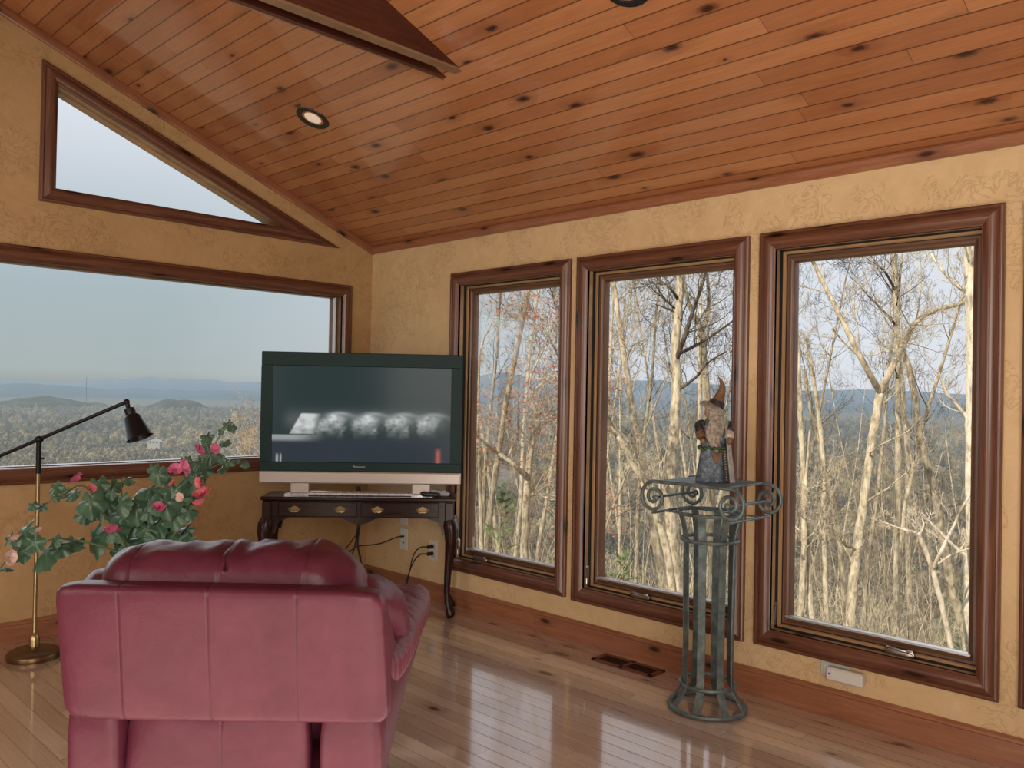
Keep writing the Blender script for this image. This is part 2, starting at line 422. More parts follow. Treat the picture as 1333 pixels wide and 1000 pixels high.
# baseboards
pb = [(0, 0), (0, .016), (.100, .016), (.106, .022), (.116, .022), (.124, .012), (.124, 0)]
for nm, p0, p1, nr in (('baseboard_right', V((WX, RY0, 0)), V((WX, WY, 0)), V((-1, 0, 0))), ('baseboard_left', V((RX0, WY, 0)), V((WX, WY, 0)), V((0, -1, 0)))):
    m = MB(); vs = []; gs = []
    for p in (p0, p1):
        for z_, d in pb: q = p + nr * d; vs.append((q.x, q.y, z_)); gs.append((z_ + d, (p - p0).length, .77))
    n = len(pb); m.add(vs, [(i, (i + 1) % n, n + (i + 1) % n, n + i) for i in range(n)], gs); m.build(nm, TRIM, kind='structure')
# tie beam: two side boards and a recessed core, closed up to the ceiling
bz, y0, y1 = 2.975, 2.992, 3.142
bx = WX - (bz - 2.53) / SL
def board(m, ya, yb, zb):
    xe = WX - (zb - 2.53) / SL
    m.prism([(-xe, zb), (xe, zb), (0, zr(0))], ya, yb, lambda u, v, t: V((u, t, v)))
root = empty('beam', (0, y0, bz), kind='structure')
def rel(o, r): 
    o.parent = r; o.matrix_parent_inverse = Matrix.Translation(-V(r.location)); return o
m = MB(); board(m, y0, y0 + .004, bz + .012); board(m, y1 - .03, y1 - .004, bz); rel(m.build('side_board', BEAM), root)
m = MB(); board(m, y0 + .004, y0 + .058, bz); rel(m.build('bottom_board', BEAMLT), root)
m = MB(); board(m, y0 + .058, y1 - .03, bz + .06); rel(m.build('core', BEAM), root)
m = MB(); board(m, y1 - .004, y1, bz - .004); rel(m.build('lip', BEAMLT), root)

# ------------------------------------------------------------------ windows
CP = [(0, 0), (0, .020), (.006, .025), (.014, .025), (.018, .019), (.026, .027), (.040, .036), (.054, .037), (.068, .029), (.077, .018), (.084, .016), (.084, 0)]
def window(name, poly, mp, parts, origin):
    r = empty(name, origin, kind='structure'); out = {}
    for nm, prof, mat in parts:
        m = MB(); m.frame(poly, prof, mp); out[nm] = rel(m.build(nm, mat, angle=50), r)
    return r
JP = [(.084, .016), (.084, -.045), (.088, -.045), (.088, -.155)]
S1 = [(.088, -.050), (.100, -.050), (.104, -.056), (.104, -.064)]
S2 = [(.104, -.064), (.118, -.064), (.122, -.070), (.136, -.072), (.140, -.080), (.140, -.12)]
def pane(m, poly, t, mp, h, r):
    _, corner = MB().frame(poly, [(0, 0), (0, 1)], mp)
    P = [corner(i, t) for i in range(len(poly))]; vs = [mp(p.x, p.y, h) for p in P]
    return rel(MB().add(vs, [tuple(range(len(vs)))]).build('pane', GLASS, smooth=False), r)
def rect(a, b, c, d): return [(a, c), (b, c), (b, d), (a, d)]
r = window('window_1', rect(*PW), mpL, [('casing', CP, CASE), ('jamb', [(.084, .016), (.084, -.06), (.094, -.06), (.094, -.13)], SASH)], (1.6, WY, PW[2]))
pane(None, rect(*PW), .09, mpL, -.085, r)
rel(MB().box((PW[0] + .09, WY + .012, PW[2] + .082), (PW[1] - .09, WY + .084, PW[2] + .088)).box((PW[1] - .098, WY + .05, PW[2] + .09), (PW[1] - .092, WY + .084, PW[3] - .09)).build('glazing_and_lit_strip', LITSILL), r)  # pale strips painting the daylight caught on sill top and jamb
r = window('window_2', TRI, mpL, [('casing', CP, CASE), ('jamb', [(.084, .016), (.084, -.06), (.092, -.06), (.092, -.13)], JAMB)], (2.0, WY, 2.477))
pane(None, TRI, .088, mpL, -.085, r)
def crank(r, y, z):
    h = empty('crank_handle', (0, 0, 0)); m = MB()
    m.pillow((WX + .035, y, z), (.016, .062, .011), 5, 8); h2 = m.build('crank_handle', STEEL)
    bpy.data.objects.remove(h)
    m2 = MB(); m2.tube(bez([(WX + .022, y + .05, z + .012), (WX + .012, y + .045, z + .02), (WX + .008, y, z + .018), (WX + .012, y - .045, z + .016)], 5), .005, 8); m2.pillow((WX + .010, y - .05, z + .016), (.008, .014, .008), 3, 6)
    rel(h2, r); a = m2.build('folding_arm', STEEL); a.parent = h2
for i, (w, cy) in enumerate(zip(RW, (4.02, 2.74, 1.36, .3))):
    r = window('window_%d' % (i + 3), rect(*w), mpR, [('casing', CP, CASE), ('jamb', JP, JAMB), ('sash_stop', S1, JAMB), ('sash', S2, SASH), ('gap_shade', [(.0845, -.030), (.0865, -.030), (.0885, -.0445), (.0885, -.0492), (.0900, -.0492)], DARK), ('step_shade', [(.1040, -.0595), (.1052, -.0595), (.1052, -.0634), (.1075, -.0634)], DARK)], (WX, (w[0] + w[1]) / 2, w[2]))  # the dark strips stand in for shade in the jamb and sash gaps
    pane(None, rect(*w), .138, mpR, -.09, r)
    rel(MB().box((WX + .055, w[0] + .125, w[2] + .138), (WX + .088, w[1] - .125, w[2] + .147)).build('glazing_and_lit_strip', ALU), r)
    crank(r, cy, w[2] + .098)
    m = MB(); m.box((WX + .012, w[1] - .092, w[2] + .10), (WX + .036, w[1] - .083, w[2] + .21), .003); m.tube([(WX + .01, w[1] - .096, w[2] + .14), (WX + .0, w[1] - .104, w[2] + .20)], .005, 8)
    rel(m.build('latch', STEEL), r)

# ------------------------------------------------------------------ camera
cam = bpy.data.cameras.new('camera'); co = bpy.data.objects.new('camera', cam); C.objects.link(co)
cp, sp = math.cos(PITCH), math.sin(PITCH)
fw = V((FH.x * cp, FH.y * cp, sp)); up0 = RH.cross(fw)
rr = RH * math.cos(ROLL) + up0 * math.sin(ROLL); uu = -RH * math.sin(ROLL) + up0 * math.cos(ROLL)
co.matrix_world = Matrix(((rr.x, uu.x, -fw.x, 0), (rr.y, uu.y, -fw.y, 0), (rr.z, uu.z, -fw.z, EYE.z), (0, 0, 0, 1)))
cam.sensor_fit = 'HORIZONTAL'; cam.sensor_width = 36; cam.lens = F / 1333 * 36; cam.clip_start = .05; cam.clip_end = 60000
bpy.context.scene.camera = co
def ray(u, v): return fw + rr * ((u - 666.5) / F) + uu * ((500 - v) / F)
def SP(u, v, depth):                                   # the place at a given distance ahead that the photo shows at (u, v)
    d = ray(u, v); return EYE + d * (depth / d.dot(FH))
#--PART2--

# ------------------------------------------------------------------ recliner
random.seed(5)
TH = -(PI / 2 - math.atan2(FH.y, FH.x))                 # heading that looks away from the viewer
L_BACK = leather('burgundy leather back', (-.235, -.02, .195))
L_SKIRT = leather('burgundy leather skirt', (-.02,))
L_HEAD = leather('burgundy leather headrest', (-.245, -.02, .195))
L_PLAIN = leather('burgundy leather')
def puffy():
    m = leather('burgundy leather puckered', base=((.095, .022, .038), (.16, .046, .066))); t = m.node_tree; M = NT.__new__(NT); M.m = m; M.t = t; M.b = t.nodes['Principled BSDF']; M.out = t.nodes['Material Output']
    x, y, z = M.xyz(M.obj()); n = M.noise(M.comb(M.math('MULTIPLY', x, 7.0), M.math('MULTIPLY', M.math('ADD', y, M.math('MULTIPLY', x, .5)), 30.0), 0.0), 1.0, 3, .5, .6)
    M.bump(n, .8, .03); return m
L_PUFF = puffy()
chair = empty('recliner', DL(2.05, -.70), TH - .009)
tag(chair, 'burgundy leather recliner seen from behind, facing the television', 'armchair')
def nz(q, s, a): return noise.noise(V(q) * s) * a
def shell(q):
    x = q.x * (1 + .03 * q.z) - (.05 * (q.z + .17) * smooth01((q.x + .1) / .5))
    return V((x, q.y - q.z * .16, q.z + nz(q, 3, .004)))
MB().pillow((.011, .035, .795), (.405, .046, .172), (18, 4, 16), 24, shell).build('back_panel', L_BACK, chair, angle=0)
wd = [(.03, .945), (.16, .895), (.30, .745), (.26, .66), (.06, .625)]
for sg in (-1, 1):
    MB().prism(wd, sg * .30, sg * .392, lambda u, v, t, sg=sg: V((t - sg * .05 * max(0, v - .66), u, v))).build('back_side', L_PLAIN, chair, angle=20)
def head(q):
    e = abs(q.x) / .335
    s = 1 - (.20 if q.x > 0 else .05) * max(0, e - .72) / .28
    ch = sum(math.exp(-((q.x - sx) / .012) ** 2) for sx in (-.245, -.02, .195)) * .006
    wr = noise.noise(V((q.x * 26, q.y * 10, 0))) * (.010 if q.z > .03 else .003) + noise.noise(V((q.x * 60, q.y * 20, 4))) * .003
    return V((q.x - (.02 if q.x > 0 else -.01) * (q.z / .1), q.y * s, q.z * s * (1 - ch * 4) + wr + .004 * math.sin(q.x * 9)))
MB().pillow((-.005, .15, .938), (.340, .12, .106), (8, 2.4, 3.0), 34, head).build('headrest', L_HEAD, chair, angle=0)
for sg in (-1, 1):
    pth = bez([(sg * .19, .16, .885), (sg * .27, .165, .897), (sg * .322, .20, .888), (sg * .345, .29, .85), (sg * .348, .385, .78), (sg * .340, .44, .69), (sg * .33, .46, .60)], 7)
    n_ = len(pth); m = MB().tube(pth, [.02 + .045 * min(1, i / 7) * (1 if i < n_ - 8 else .6 + .4 * (n_ - 1 - i) / 8) for i in range(n_)], 20)
    m.v = [v + V((-.055 if sg < 0 else 0, 0, .004)) + V((noise.noise(v * 26) * .006, noise.noise(v * 24 + V((3, 3, 3))) * .005, noise.noise(v * 28) * .006)) for v in m.v]
    m.build('side_bolster', L_PLAIN, chair, angle=0)
    def pad(q, sg=sg):
        w = noise.noise(V((q.x * 8, q.y * 22, 3))) * .009 * (1 if q.z > 0 else .3)
        return V((q.x + q.y * .0, q.y, q.z + w - .012 * (q.y / .45) ** 2))
    a = empty('armrest', (sg * .325, .64, 0)); a.parent = chair
    MB().pillow((0, 0, .695), (.098, .46, .07), (2.6, 5, 2.5), 26, pad).build('arm_pad', L_PUFF, a, angle=0)
    m = MB(); prof = [(.06, .235, .34), (.19, .27, .35), (.41, .335, .37), (.52, .365, .385), (.66, .395, .40), (.70, .37, .38)]
    vs = []; N = 10
    for i in range(N + 1):
        t = i / N
        for z_, xf, xr in prof: vs.append((sg * (xr + (xf - xr) * t) - sg * .325, -.52 + .96 * t + .03 * (z_ - .4) * (1 - t), z_ + .0))
    K = len(prof); fs = [(i * K + j, (i + 1) * K + j, (i + 1) * K + j + 1, i * K + j + 1) for i in range(N) for j in range(K - 1)]
    b = len(vs); vs += [(v[0] - sg * .13, v[1], v[2]) for v in vs[:]]
    fs += [(b + q for q in f) for f in fs[:]]; fs = [tuple(f) for f in fs]
    for i in (0, N):
        fs += [(i * K + j, i * K + j + 1, b + i * K + j + 1, b + i * K + j) for j in range(K - 1)]
    fs += [(i * K + j, (i + 1) * K + j, b + (i + 1) * K + j, b + i * K + j) for i in range(N) for j in (0, K - 1)]
    m.add(vs, fs).build('side_panel', L_PLAIN, a, angle=40)
    MB().pillow((sg * .325 - (.012 if sg > 0 else .01), .115, .35), (.078 if sg > 0 else .066, .05, .30), (7, 4, 9), 12, lambda q: V((q.x * (1 + .12 * q.z), q.y - .05 * q.z, q.z + nz(q, 6, .003)))).build('lower_side', L_PLAIN, chair, angle=0)
def drape(q): return V((q.x, q.y + .012 * noise.noise(V((q.x * 9, 1, q.z * 6))) + .01 * abs(q.z), q.z - .012 * math.cos(q.x * 14)))
MB().pillow((-.035, .125, .36), (.236, .035, .29), (9, 4, 9), 18, drape).build('lower_back', L_SKIRT, chair, angle=0)
MB().pillow((0, .62, .40), (.225, .44, .10), (6, 5, 4), 12).build('seat_cushion', L_PLAIN, chair, angle=0)
MB().pillow((0, .26, .70), (.235, .09, .24), (6, 3, 4), 12, lambda q: V((q.x, q.y - q.z * .25, q.z))).build('backrest_cushion', L_PLAIN, chair, angle=0)
MB().pillow((0, 1.10, .27), (.235, .05, .19), (7, 4, 6), 12).build('footrest', L_PLAIN, chair, angle=0)
MB().box((-.22, .12, 0), (.22, .98, .07), .01).build('base', BLACKP, chair)

# ------------------------------------------------------------------ console table
TA = TH + math.radians(4)
table = empty('console_table', DL(5.305 + .155, -.962), TA)
tag(table, 'dark mahogany console table with brass drawer pulls under the television', 'table')
TZ = .765; hw = .612; hd = .15
MB().box((-hw, -hd, TZ - .022), (hw, hd, TZ), .006).box((-hw + .012, -hd + .012, TZ - .030), (hw - .012, hd - .012, TZ - .022), .003).build('table_top', MAHOG, table)
ap = [(-.585, .735), (-.585, .615)]
ap += [(-.47, .615), (-.445, .628), (-.42, .632), (-.14, .632), (-.10, .626), (-.06, .604), (-.02, .592), (.02, .592), (.06, .604), (.10, .626), (.14, .632), (.42, .632), (.445, .628), (.47, .615)]
ap += [(.585, .615), (.585, .735)]
body = MB().prism(ap, -hd + .03, -hd + .045, lambda u, v, t: V((u, t, v)))
body.box((-.585, -hd + .04, .62), (-.57, hd - .03, .735)).box((.57, -hd + .04, .62), (.585, hd - .03, .735)).box((-.585, hd - .045, .62), (.585, hd - .03, .735))
body.build('apron', MAHOG, table)
for cx in (-.258, .258):
    d = MB().box((cx - .243, -hd + .024, .640), (cx + .243, -hd + .031, .730), .003).build('drawer', MAHOG, table)
    m = MB()
    for a, b in (((cx - .246, .637), (cx + .246, .643)), ((cx - .246, .727), (cx + .246, .733)), ((cx - .246, .637), (cx - .240, .733)), ((cx + .240, .637), (cx + .246, .733))):
        m.box((a[0], -hd + .018, a[1]), (b[0], -hd + .027, b[1]), .002)
    m.build('bead_edge', MAHOG, d)
    for s in (-1, 1):
        x = cx + s * .142; z = .688
        wing = [(-.05, .0), (-.04, .008), (-.028, .006), (-.022, .018), (-.010, .022), (0, .028), (.010, .022), (.022, .018), (.028, .006), (.04, .008), (.05, .0), (.036, -.006), (.03, -.016), (.016, -.022), (0, -.026), (-.016, -.022), (-.03, -.016), (-.036, -.006)]
        m = MB().prism([(x + u * .85, z + v * .72) for u, v in wing], -hd + .021, -hd + .024, lambda u, v, t: V((u, t, v)))
        m.build('backplate', BRASSD, d); m = MB(); m.tube(bez([(x - .03, -hd + .018, z + .004), (x - .030, -hd + .006, z - .008), (x - .012, -hd + .002, z - .016), (x, -hd + .002, z - .013), (x + .012, -hd + .002, z - .016), (x + .030, -hd + .006, z - .008), (x + .03, -hd + .018, z + .004)], 5), .0035, 8)
        for q in (-.03, .03): m.pillow((x + q, -hd + .017, z + .004), (.006, .006, .006), 2, 4)
        m.build('drawer_pull', BRASS, d)
for sx in (-1, 1):
    for sy in (-1, 1):
        m = MB(); x, y = sx * .572, sy * (hd - .045)
        m.box((x - .03, y - .028, .60), (x + .03, y + .028, .736), .006)
        ox, oy = sx * .72, sy * .4
        pa = [(.62, 0, .040), (.585, .012, .050), (.54, .022, .047), (.47, .018, .037), (.38, .006, .029), (.28, -.004, .0235), (.17, -.010, .0195), (.10, -.006, .018), (.065, .010, .023), (.04, .022, .031), (.025, .024, .032), (.012, .020, .024), (.0, .018, .020)]
        m.tube([(x + ox * o, y + oy * o, z) for z, o, r in pa], [r for z, o, r in pa], 14, closed=False)
        br = [(x - sx * .025, .64), (x - sx * .115, .64), (x - sx * .10, .615), (x - sx * .07, .604), (x - sx * .055, .575), (x - sx * .045, .53), (x - sx * .02, .53)]
        m.prism(br, y - .018, y + .018, lambda u, v, t: V((u, t, v)))
        m.build('leg', MAHOG, table)

# ------------------------------------------------------------------ television
def tv_screen():
    M = NT('television picture with reflections'); c = M.attr('pic').outputs['Color']
    M.set(Base_Color=(.004, .006, .006), Emission_Color=c, Emission_Strength=.85, Roughness=.15, Specular_IOR_Level=.10); return M.m
tv = empty('television', table.location + V((0, 0, TZ)), TA)
tag(tv, 'black and silver flat television showing a grey picture on the console table', 'television')
tw = .640
PB = plain('tv black bezel', (.012, .034, .034), .45); NT.put(None, PB.node_tree.nodes['Principled BSDF'].inputs['Specular IOR Level'], .15)
yF = -.055
m = MB()
z0, z1 = .152, .915
sx0, sx1, sz0, sz1 = -.567, .567, .213, .826
m.box((-tw, yF, sz1), (tw, yF + .02, z1), .004).box((-tw, yF, z0), (tw, yF + .02, sz0), .004).box((-tw, yF, sz0), (sx0, yF + .02, sz1)).box((sx1, yF, sz0), (tw, yF + .02, sz1))
m.box((-tw + .002, yF + .02, z0), (tw - .002, yF + .06, z1 - .002), .006).box((-tw + .08, yF + .06, z0 + .05), (tw - .08, yF + .10, z1 - .08), .02)
m.build('housing', PB, tv)
MB().box((-tw, yF - .012, .076), (tw, yF + .07, .152), .008).build('speaker_bar', SILVER, tv)
nx, ny = 260, 140
sc = MB(); sc.add([(sx0 + (sx1 - sx0) * i / nx, yF + .008, sz1 - (sz1 - sz0) * j / ny) for j in range(ny + 1) for i in range(nx + 1)], [(j * (nx + 1) + i, (j + 1) * (nx + 1) + i, (j + 1) * (nx + 1) + i + 1, j * (nx + 1) + i + 1) for j in range(ny) for i in range(nx)])
so = sc.build('screen', tv_screen(), tv, smooth=False)
ca = so.data.attributes.new('pic', 'FLOAT_COLOR', 'POINT'); cols = []
def fb(x, y, s): return noise.noise(V((x * s, y * s, 2.2))) * .6 + noise.noise(V((x * s * 2.3, y * s * 2.3, 7.))) * .4
for j in range(ny + 1):
    for i in range(nx + 1):
        u, v = i / nx, j / ny; b = 0.
        for c, w in ((.34, .95), (.53, .85), (.705, .78), (.875, .68)):          # a row of repeating rounded folds
            du = u - c; top = .505 + 9 * max(0, abs(du) - .01) ** 2
            if v > top - .02:
                fall = smooth01((v - top + .02) / .035) * (1 - smooth01((v - .56) / .22))
                half = .020 + .55 * max(0, v - .495); sh = math.exp(-(du + .42 * max(0, v - .53)) ** 2 / (half * half))
                b += w * fall * sh * (.62 + .9 * fb(u, v * .7, 22))
            arc = .490 + 3.2 * (du - .03) ** 2
            b += .42 * w * math.exp(-((v - arc) / .02) ** 2) * math.exp(-((du - .03) / .07) ** 2)
            b += .26 * w * math.exp(-((du - .06) / .07) ** 2 - ((v - .55) / .06) ** 2)
            b -= .55 * math.exp(-((du - .085) / .025) ** 2 - ((v - .64) / .08) ** 2)
        left = .09 + .30 * max(0, .71 - v); k = smooth01((u - left) / .012) * (1 - smooth01((u - .205 - .12 * (.71 - v)) / .05)) * smooth01((v - .487) / .02) * (1 - smooth01((v - .70) / .02))
        b = max(b, k * (.78 + .6 * fb(u, v, 14)))
        b += .55 * smooth01((v - .715) / .012) * (1 - smooth01((v - .75) / .06)) * (1 - smooth01((u - .10) / .22))
        b += .16 * math.exp(-((v - .56) / .11) ** 2) * smooth01((u - .02) / .1) * (1 - smooth01((u - .93) / .1))
        b = max(0, min(1, b)); base = V((.024, .040, .042)) if v < .76 else V((.034, .043, .060))
        base = base.lerp(V((.030, .040, .052)), smooth01((v - .70) / .12)); c = base + V((.60, .62, .61)) * (b ** 1.25)
        if v > .84: c += V((.36, .07, .04)) * math.exp(-((u - .932) / .013) ** 2) * smooth01((v - .82) / .08) + V((.5, .52, .52)) * (math.exp(-((u - .03) / .006) ** 2) + math.exp(-((u - .05) / .004) ** 2)) * smooth01((v - .9) / .05) * .8  # reflections painted over the picture: red streak right, pale window bits left
        cols += [c.x, c.y, c.z, 1]
ca.data.foreach_set('color', cols)
for s in (-1, 1):
    MB().box((s * .385 - .058, yF + .0, .012), (s * .385 + .058, yF + .05, .085), .004).build('post', SILVER, tv)
    MB().prism([(s * .385 + (-.06 if s < 0 else .06), .05), (s * .385 - (-.06 if s < 0 else .06), .05), (s * .385 - (-.06 if s < 0 else .06), -.085), (s * .455, -.09), (s * .475, -.085)], .0, .014, lambda u, v, t: V((u, v, t))).build('foot', SILVER2, tv)
MB().box((-.335, yF - .02, .0), (.335, yF + .07, .022), .006).build('stand_bar', SILVER2, tv)
tc = bpy.data.curves.new('lettering', 'FONT'); tc.body = 'Panasonic'; tc.size = .02; tc.align_x = 'CENTER'; tc.extrude = .0003
to = bpy.data.objects.new('lettering_source', tc); C.objects.link(to); bpy.context.view_layer.update()
dg = bpy.context.evaluated_depsgraph_get(); lm = bpy.data.meshes.new_from_object(to.evaluated_get(dg)); bpy.data.objects.remove(to)
lo = bpy.data.objects.new('lettering', lm); C.objects.link(lo); lo.parent = tv; lo.location = (-.012, yF - .0012, .178); lo.rotation_euler = (PI / 2, 0, 0); lm.materials.clear(); lm.materials.append(plain('pale lettering', (.5, .48, .46), .4))

# remotes at the right end of the table
r = empty('remote_control', table.matrix_basis @ V((.445, -.075, TZ)), TA - .25)
r2 = r; tag(r, 'black remote control lying on the console table to the right of the stand', 'remote control')
MB().pillow((0, 0, .016), (.062, .028, .015), (6, 5, 4), 8, lambda q: V((q.x, q.y, q.z * (1 - q.x * 3.5)))).build('body', BLACKP, r, angle=0)
m = MB(); [m.pillow((-.035 + .018 * a, -.012 + .012 * b, .0315 - .003 * a), (.005, .004, .003), 3, 4) for a in range(4) for b in range(3)]; m.build('buttons', plain('grey buttons', (.08, .08, .08), .4), r)
r = empty('remote_control', table.matrix_basis @ V((.50, -.03, TZ)), TA - .3)
tag(r, 'silver round-ended remote control behind the black one on the console table', 'remote control')
MB().pillow((0, 0, .022), (.072, .026, .018), (3, 4, 3), 10, lambda q: V((q.x, q.y, q.z - q.x * .12))).build('body', plain('silver grey remote', (.34, .35, .38), .35), r, angle=0)
MB().pillow((.035, -.002, .034), (.016, .015, .005), 2, 8).build('control_pad', plain('pale pad', (.5, .5, .52), .4), r, angle=0)

# ------------------------------------------------------------------ floor lamp
lp = DL(4.458, -2.496); lamp = empty('floor_lamp', lp, TH)
tag(lamp, 'tall pharmacy floor lamp with brass pole, black swing arm and black cone shade', 'lamp')
MB().lathe([(.128, 0), (.130, .010), (.130, .026), (.124, .034), (.10, .046), (.06, .056), (.024, .060), (0, .060)], 48).build('base', BRONZE, lamp, angle=40)
MB().lathe([(.026, .058), (.027, .10), (.022, .115), (.014, .128), (.010, .132), (0, .132)], 24).build('collar', BRASS, lamp)
MB().lathe([(.0105, .12), (.0105, 1.00), (0, 1.0)], 16).build('pole', BRASS, lamp)
m = MB().lathe([(.013, .97), (.013, 1.13), (.017, 1.14), (.017, 1.165), (0, 1.165)], 16); m.tube([(0, 0, 1.05), (.03, 0, 1.05)], .005, 8); m.build('upper_pole', BLACK, lamp)
J = V((0, 0, 1.152)); E1 = V((.458, -.0, 1.358)); E0 = V((-.42, 0, 1.152 - .42 * .45))
m = MB().tube([E0, E1], .0105, 12); m.pillow(tuple(J), (.024, .024, .02), 2, 8); m.pillow(tuple(E1), (.016, .016, .016), 2, 8); m.pillow(tuple(E0), (.03, .03, .03), 2, 8); m.build('swing_arm', BLACK, lamp)
ax = V((.40, -.10, -.90)).normalized(); q = ax.to_track_quat('Z', 'Y').to_matrix().to_4x4(); MS = Matrix.Translation(E1 + ax * .01) @ q
MB().lathe([(0, 0), (.012, 0), (.012, .02), (.026, .03), (.028, .075), (.024, .085), (0, .085)], 20, MS).build('socket', BLACK, lamp)
MB().lathe([(.024, .062), (.036, .07), (.040, .078), (.067, .195), (.069, .197), (.065, .195), (.038, .080), (.024, .066)], 32, MS).build('shade', BLACK, lamp)
MB().lathe([(0, .15), (.016, .145), (.025, .125), (.018, .10), (.012, .08), (0, .08)], 16, MS).build('bulb', WHITE, lamp)

# ------------------------------------------------------------------ hibiscus
def leafmat(name, a, b, rough=.42, trans=0):
    M = NT(name); o = M.obj(); n = M.noise(o, 9, 4); n2 = M.noise(o, 60, 3)
    M.set(Base_Color=M.ramp(M.math('ADD', M.math('MULTIPLY', n, .7), M.math('MULTIPLY', n2, .3)), [(.35, a), (.65, b)]), Roughness=rough, Specular_IOR_Level=.5); M.bump(n2, .25, .004); return M.m
G1 = leafmat('hibiscus leaf', (.028, .085, .050), (.085, .17, .10), .34); G2 = leafmat('hibiscus stem green', (.06, .10, .03), (.10, .16, .05))
PK = leafmat('magenta petal', (.38, .05, .15), (.62, .17, .30), .55); PK2 = leafmat('salmon petal', (.60, .10, .14), (.75, .22, .26), .55); PL = leafmat('pale petal', (.60, .36, .30), (.75, .56, .50), .55)
pp = DL(3.9, -1.66); plant = empty('potted_hibiscus', pp, 0)
tag(plant, 'sprawling green hibiscus with pink flowers between the recliner and the picture window', 'plant')
loc = lambda u, v, d: SP(u, v, d) - pp
MB().lathe([(.12, 0), (.14, .01), (.175, .28), (.185, .285), (.185, .32), (.165, .32), (.16, .28), (0, .28)], 32).build('pot', plain('terracotta', (.30, .12, .06), .7), plant)
MB().lathe([(.16, .27), (.08, .288), (0, .292)], 24).build('soil', plain('potting soil', (.03, .02, .012), .9), plant)
random.seed(11)
def leaf(m, p, size, face, droop=.3):
    n = V(face).normalized(); t = n.cross(V((random.uniform(-.6, .6), random.uniform(-.6, .6), 1))).normalized(); b = n.cross(t)
    out = []; N = 30
    for i in range(N):
        w = 2 * PI * i / N; lobes = .84 + .13 * math.cos(5 * w) + .035 * math.cos(15 * w) + .16 * math.cos(w)
        if abs(w - PI) < .25: lobes *= .55
        out.append((math.cos(w) * lobes, math.sin(w) * lobes))
    vs = [p]; gs = None
    for sc_ in (.5, 1.):
        for a, c in out:
            a2, c2 = a * sc_, c * sc_; z = .14 * math.cos(5 * math.atan2(c2, a2)) * sc_ - droop * (a2 * a2 + c2 * c2) * .8 - .18 * abs(c2)
            vs.append(p + (b * a2 + t * c2 + n * z) * size)
    fs = [(0, 1 + i, 1 + (i + 1) % N) for i in range(N)] + [(1 + i, 1 + N + i, 1 + N + (i + 1) % N, 1 + (i + 1) % N) for i in range(N)]
    m.add(vs, fs)
cam_dir = -FH
stems = [[(205, 905, 3.92), (200, 760, 3.92), (198, 700, 3.9), (240, 640, 3.88), (262, 615, 3.86), (280, 578, 3.85), (298, 551, 3.86)], [(258, 620, 3.86), (285, 605, 3.9), (322, 600, 3.96)],
         [(200, 905, 3.9), (195, 745, 3.9), (150, 718, 3.85), (112, 706, 3.8), (75, 702, 3.78), (25, 714, 3.76), (-4, 745, 3.75)], [(190, 730, 3.9), (150, 690, 3.9), (125, 650, 3.92), (105, 632, 3.94), (75, 648, 3.98), (46, 662, 4.0)],
         [(172, 730, 3.95), (160, 680, 3.95), (158, 622, 3.95)], [(206, 740, 3.9), (207, 660, 3.92), (206, 612, 3.93)], [(200, 740, 3.85), (230, 690, 3.8), (248, 650, 3.8), (262, 628, 3.82)], [(190, 760, 3.9), (165, 715, 3.8), (140, 690, 3.78)]]
for s in stems:
    pts = bez([loc(*q) for q in s], 6); n = len(pts)
    MB().tube(pts, [.0065 * (1 - .6 * i / n) for i in range(n)], 7).build('stem', G2, plant)
LV = [(32, 690, 15), (25, 716, 13), (60, 716, 20), (45, 706, 10), (80, 713, 10), (4, 740, 9), (70, 703, 8), (14, 700, 7), (72, 634, 8), (84, 640, 7), (56, 660, 5), (42, 657, 6), (96, 642, 9), (72, 648, 5), (118, 652, 15), (136, 652, 16), (112, 668, 10), (155, 655, 14), (128, 630, 11), (146, 631, 10), (144, 641, 7), (166, 624, 7), (95, 706, 13), (120, 701, 18), (140, 690, 9), (174, 651, 16), (160, 670, 14), (150, 690, 12), (206, 617, 10), (200, 610, 7), (212, 612, 7), (194, 636, 14), (204, 647, 14), (226, 640, 18), (246, 631, 15), (214, 652, 16), (236, 652, 13), (252, 640, 12), (176, 661, 15), (195, 664, 11), (165, 677, 14), (178, 680, 12), (204, 682, 15), (222, 680, 11), (236, 666, 11), (246, 666, 9), (226, 671, 13), (205, 702, 14), (218, 697, 12), (240, 690, 12), (230, 706, 14), (186, 702, 15), (166, 706, 12), (176, 716, 14), (154, 716, 11), (246, 704, 9), (190, 688, 11), (270, 567, 7), (296, 551, 6), (303, 556, 5), (287, 561, 4), (291, 576, 8), (268, 578, 5), (275, 591, 10), (260, 602, 10), (266, 612, 9), (288, 597, 5), (300, 600, 6), (290, 609, 7), (319, 603, 5), (310, 600, 3), (250, 618, 9), (243, 597, 5), (282, 592, 7), (256, 625, 8)]
m = MB()
for u, v, s in LV:
    d = (3.77 if u < 90 and v > 675 else 3.95 if u < 110 else 3.86) + random.uniform(-.12, .12)
    leaf(m, loc(u, v, d), s * d / F * 1.42, cam_dir + V((random.uniform(-.6, .6), random.uniform(-.6, .6), random.uniform(.1, 1.0))), random.uniform(.1, .6))
m.build('foliage', G1, plant, angle=0)
FL = [(103, 624, 11, PK), (117, 637, 8, PK2), (236, 609, 12, PK), (229, 612, 9, PK), (257, 588, 10, PK), (278, 585, 8, PK), (264, 645, 13, PK2), (261, 657, 10, PK2), (225, 631, 6, PK2), (208, 661, 9, PK), (148, 692, 11, PK), (261, 628, 8, PK2), (22, 702, 8, PL), (52, 692, 6, PL), (12, 726, 10, PL), (44, 709, 5, PK2), (235, 648, 6, PL)]
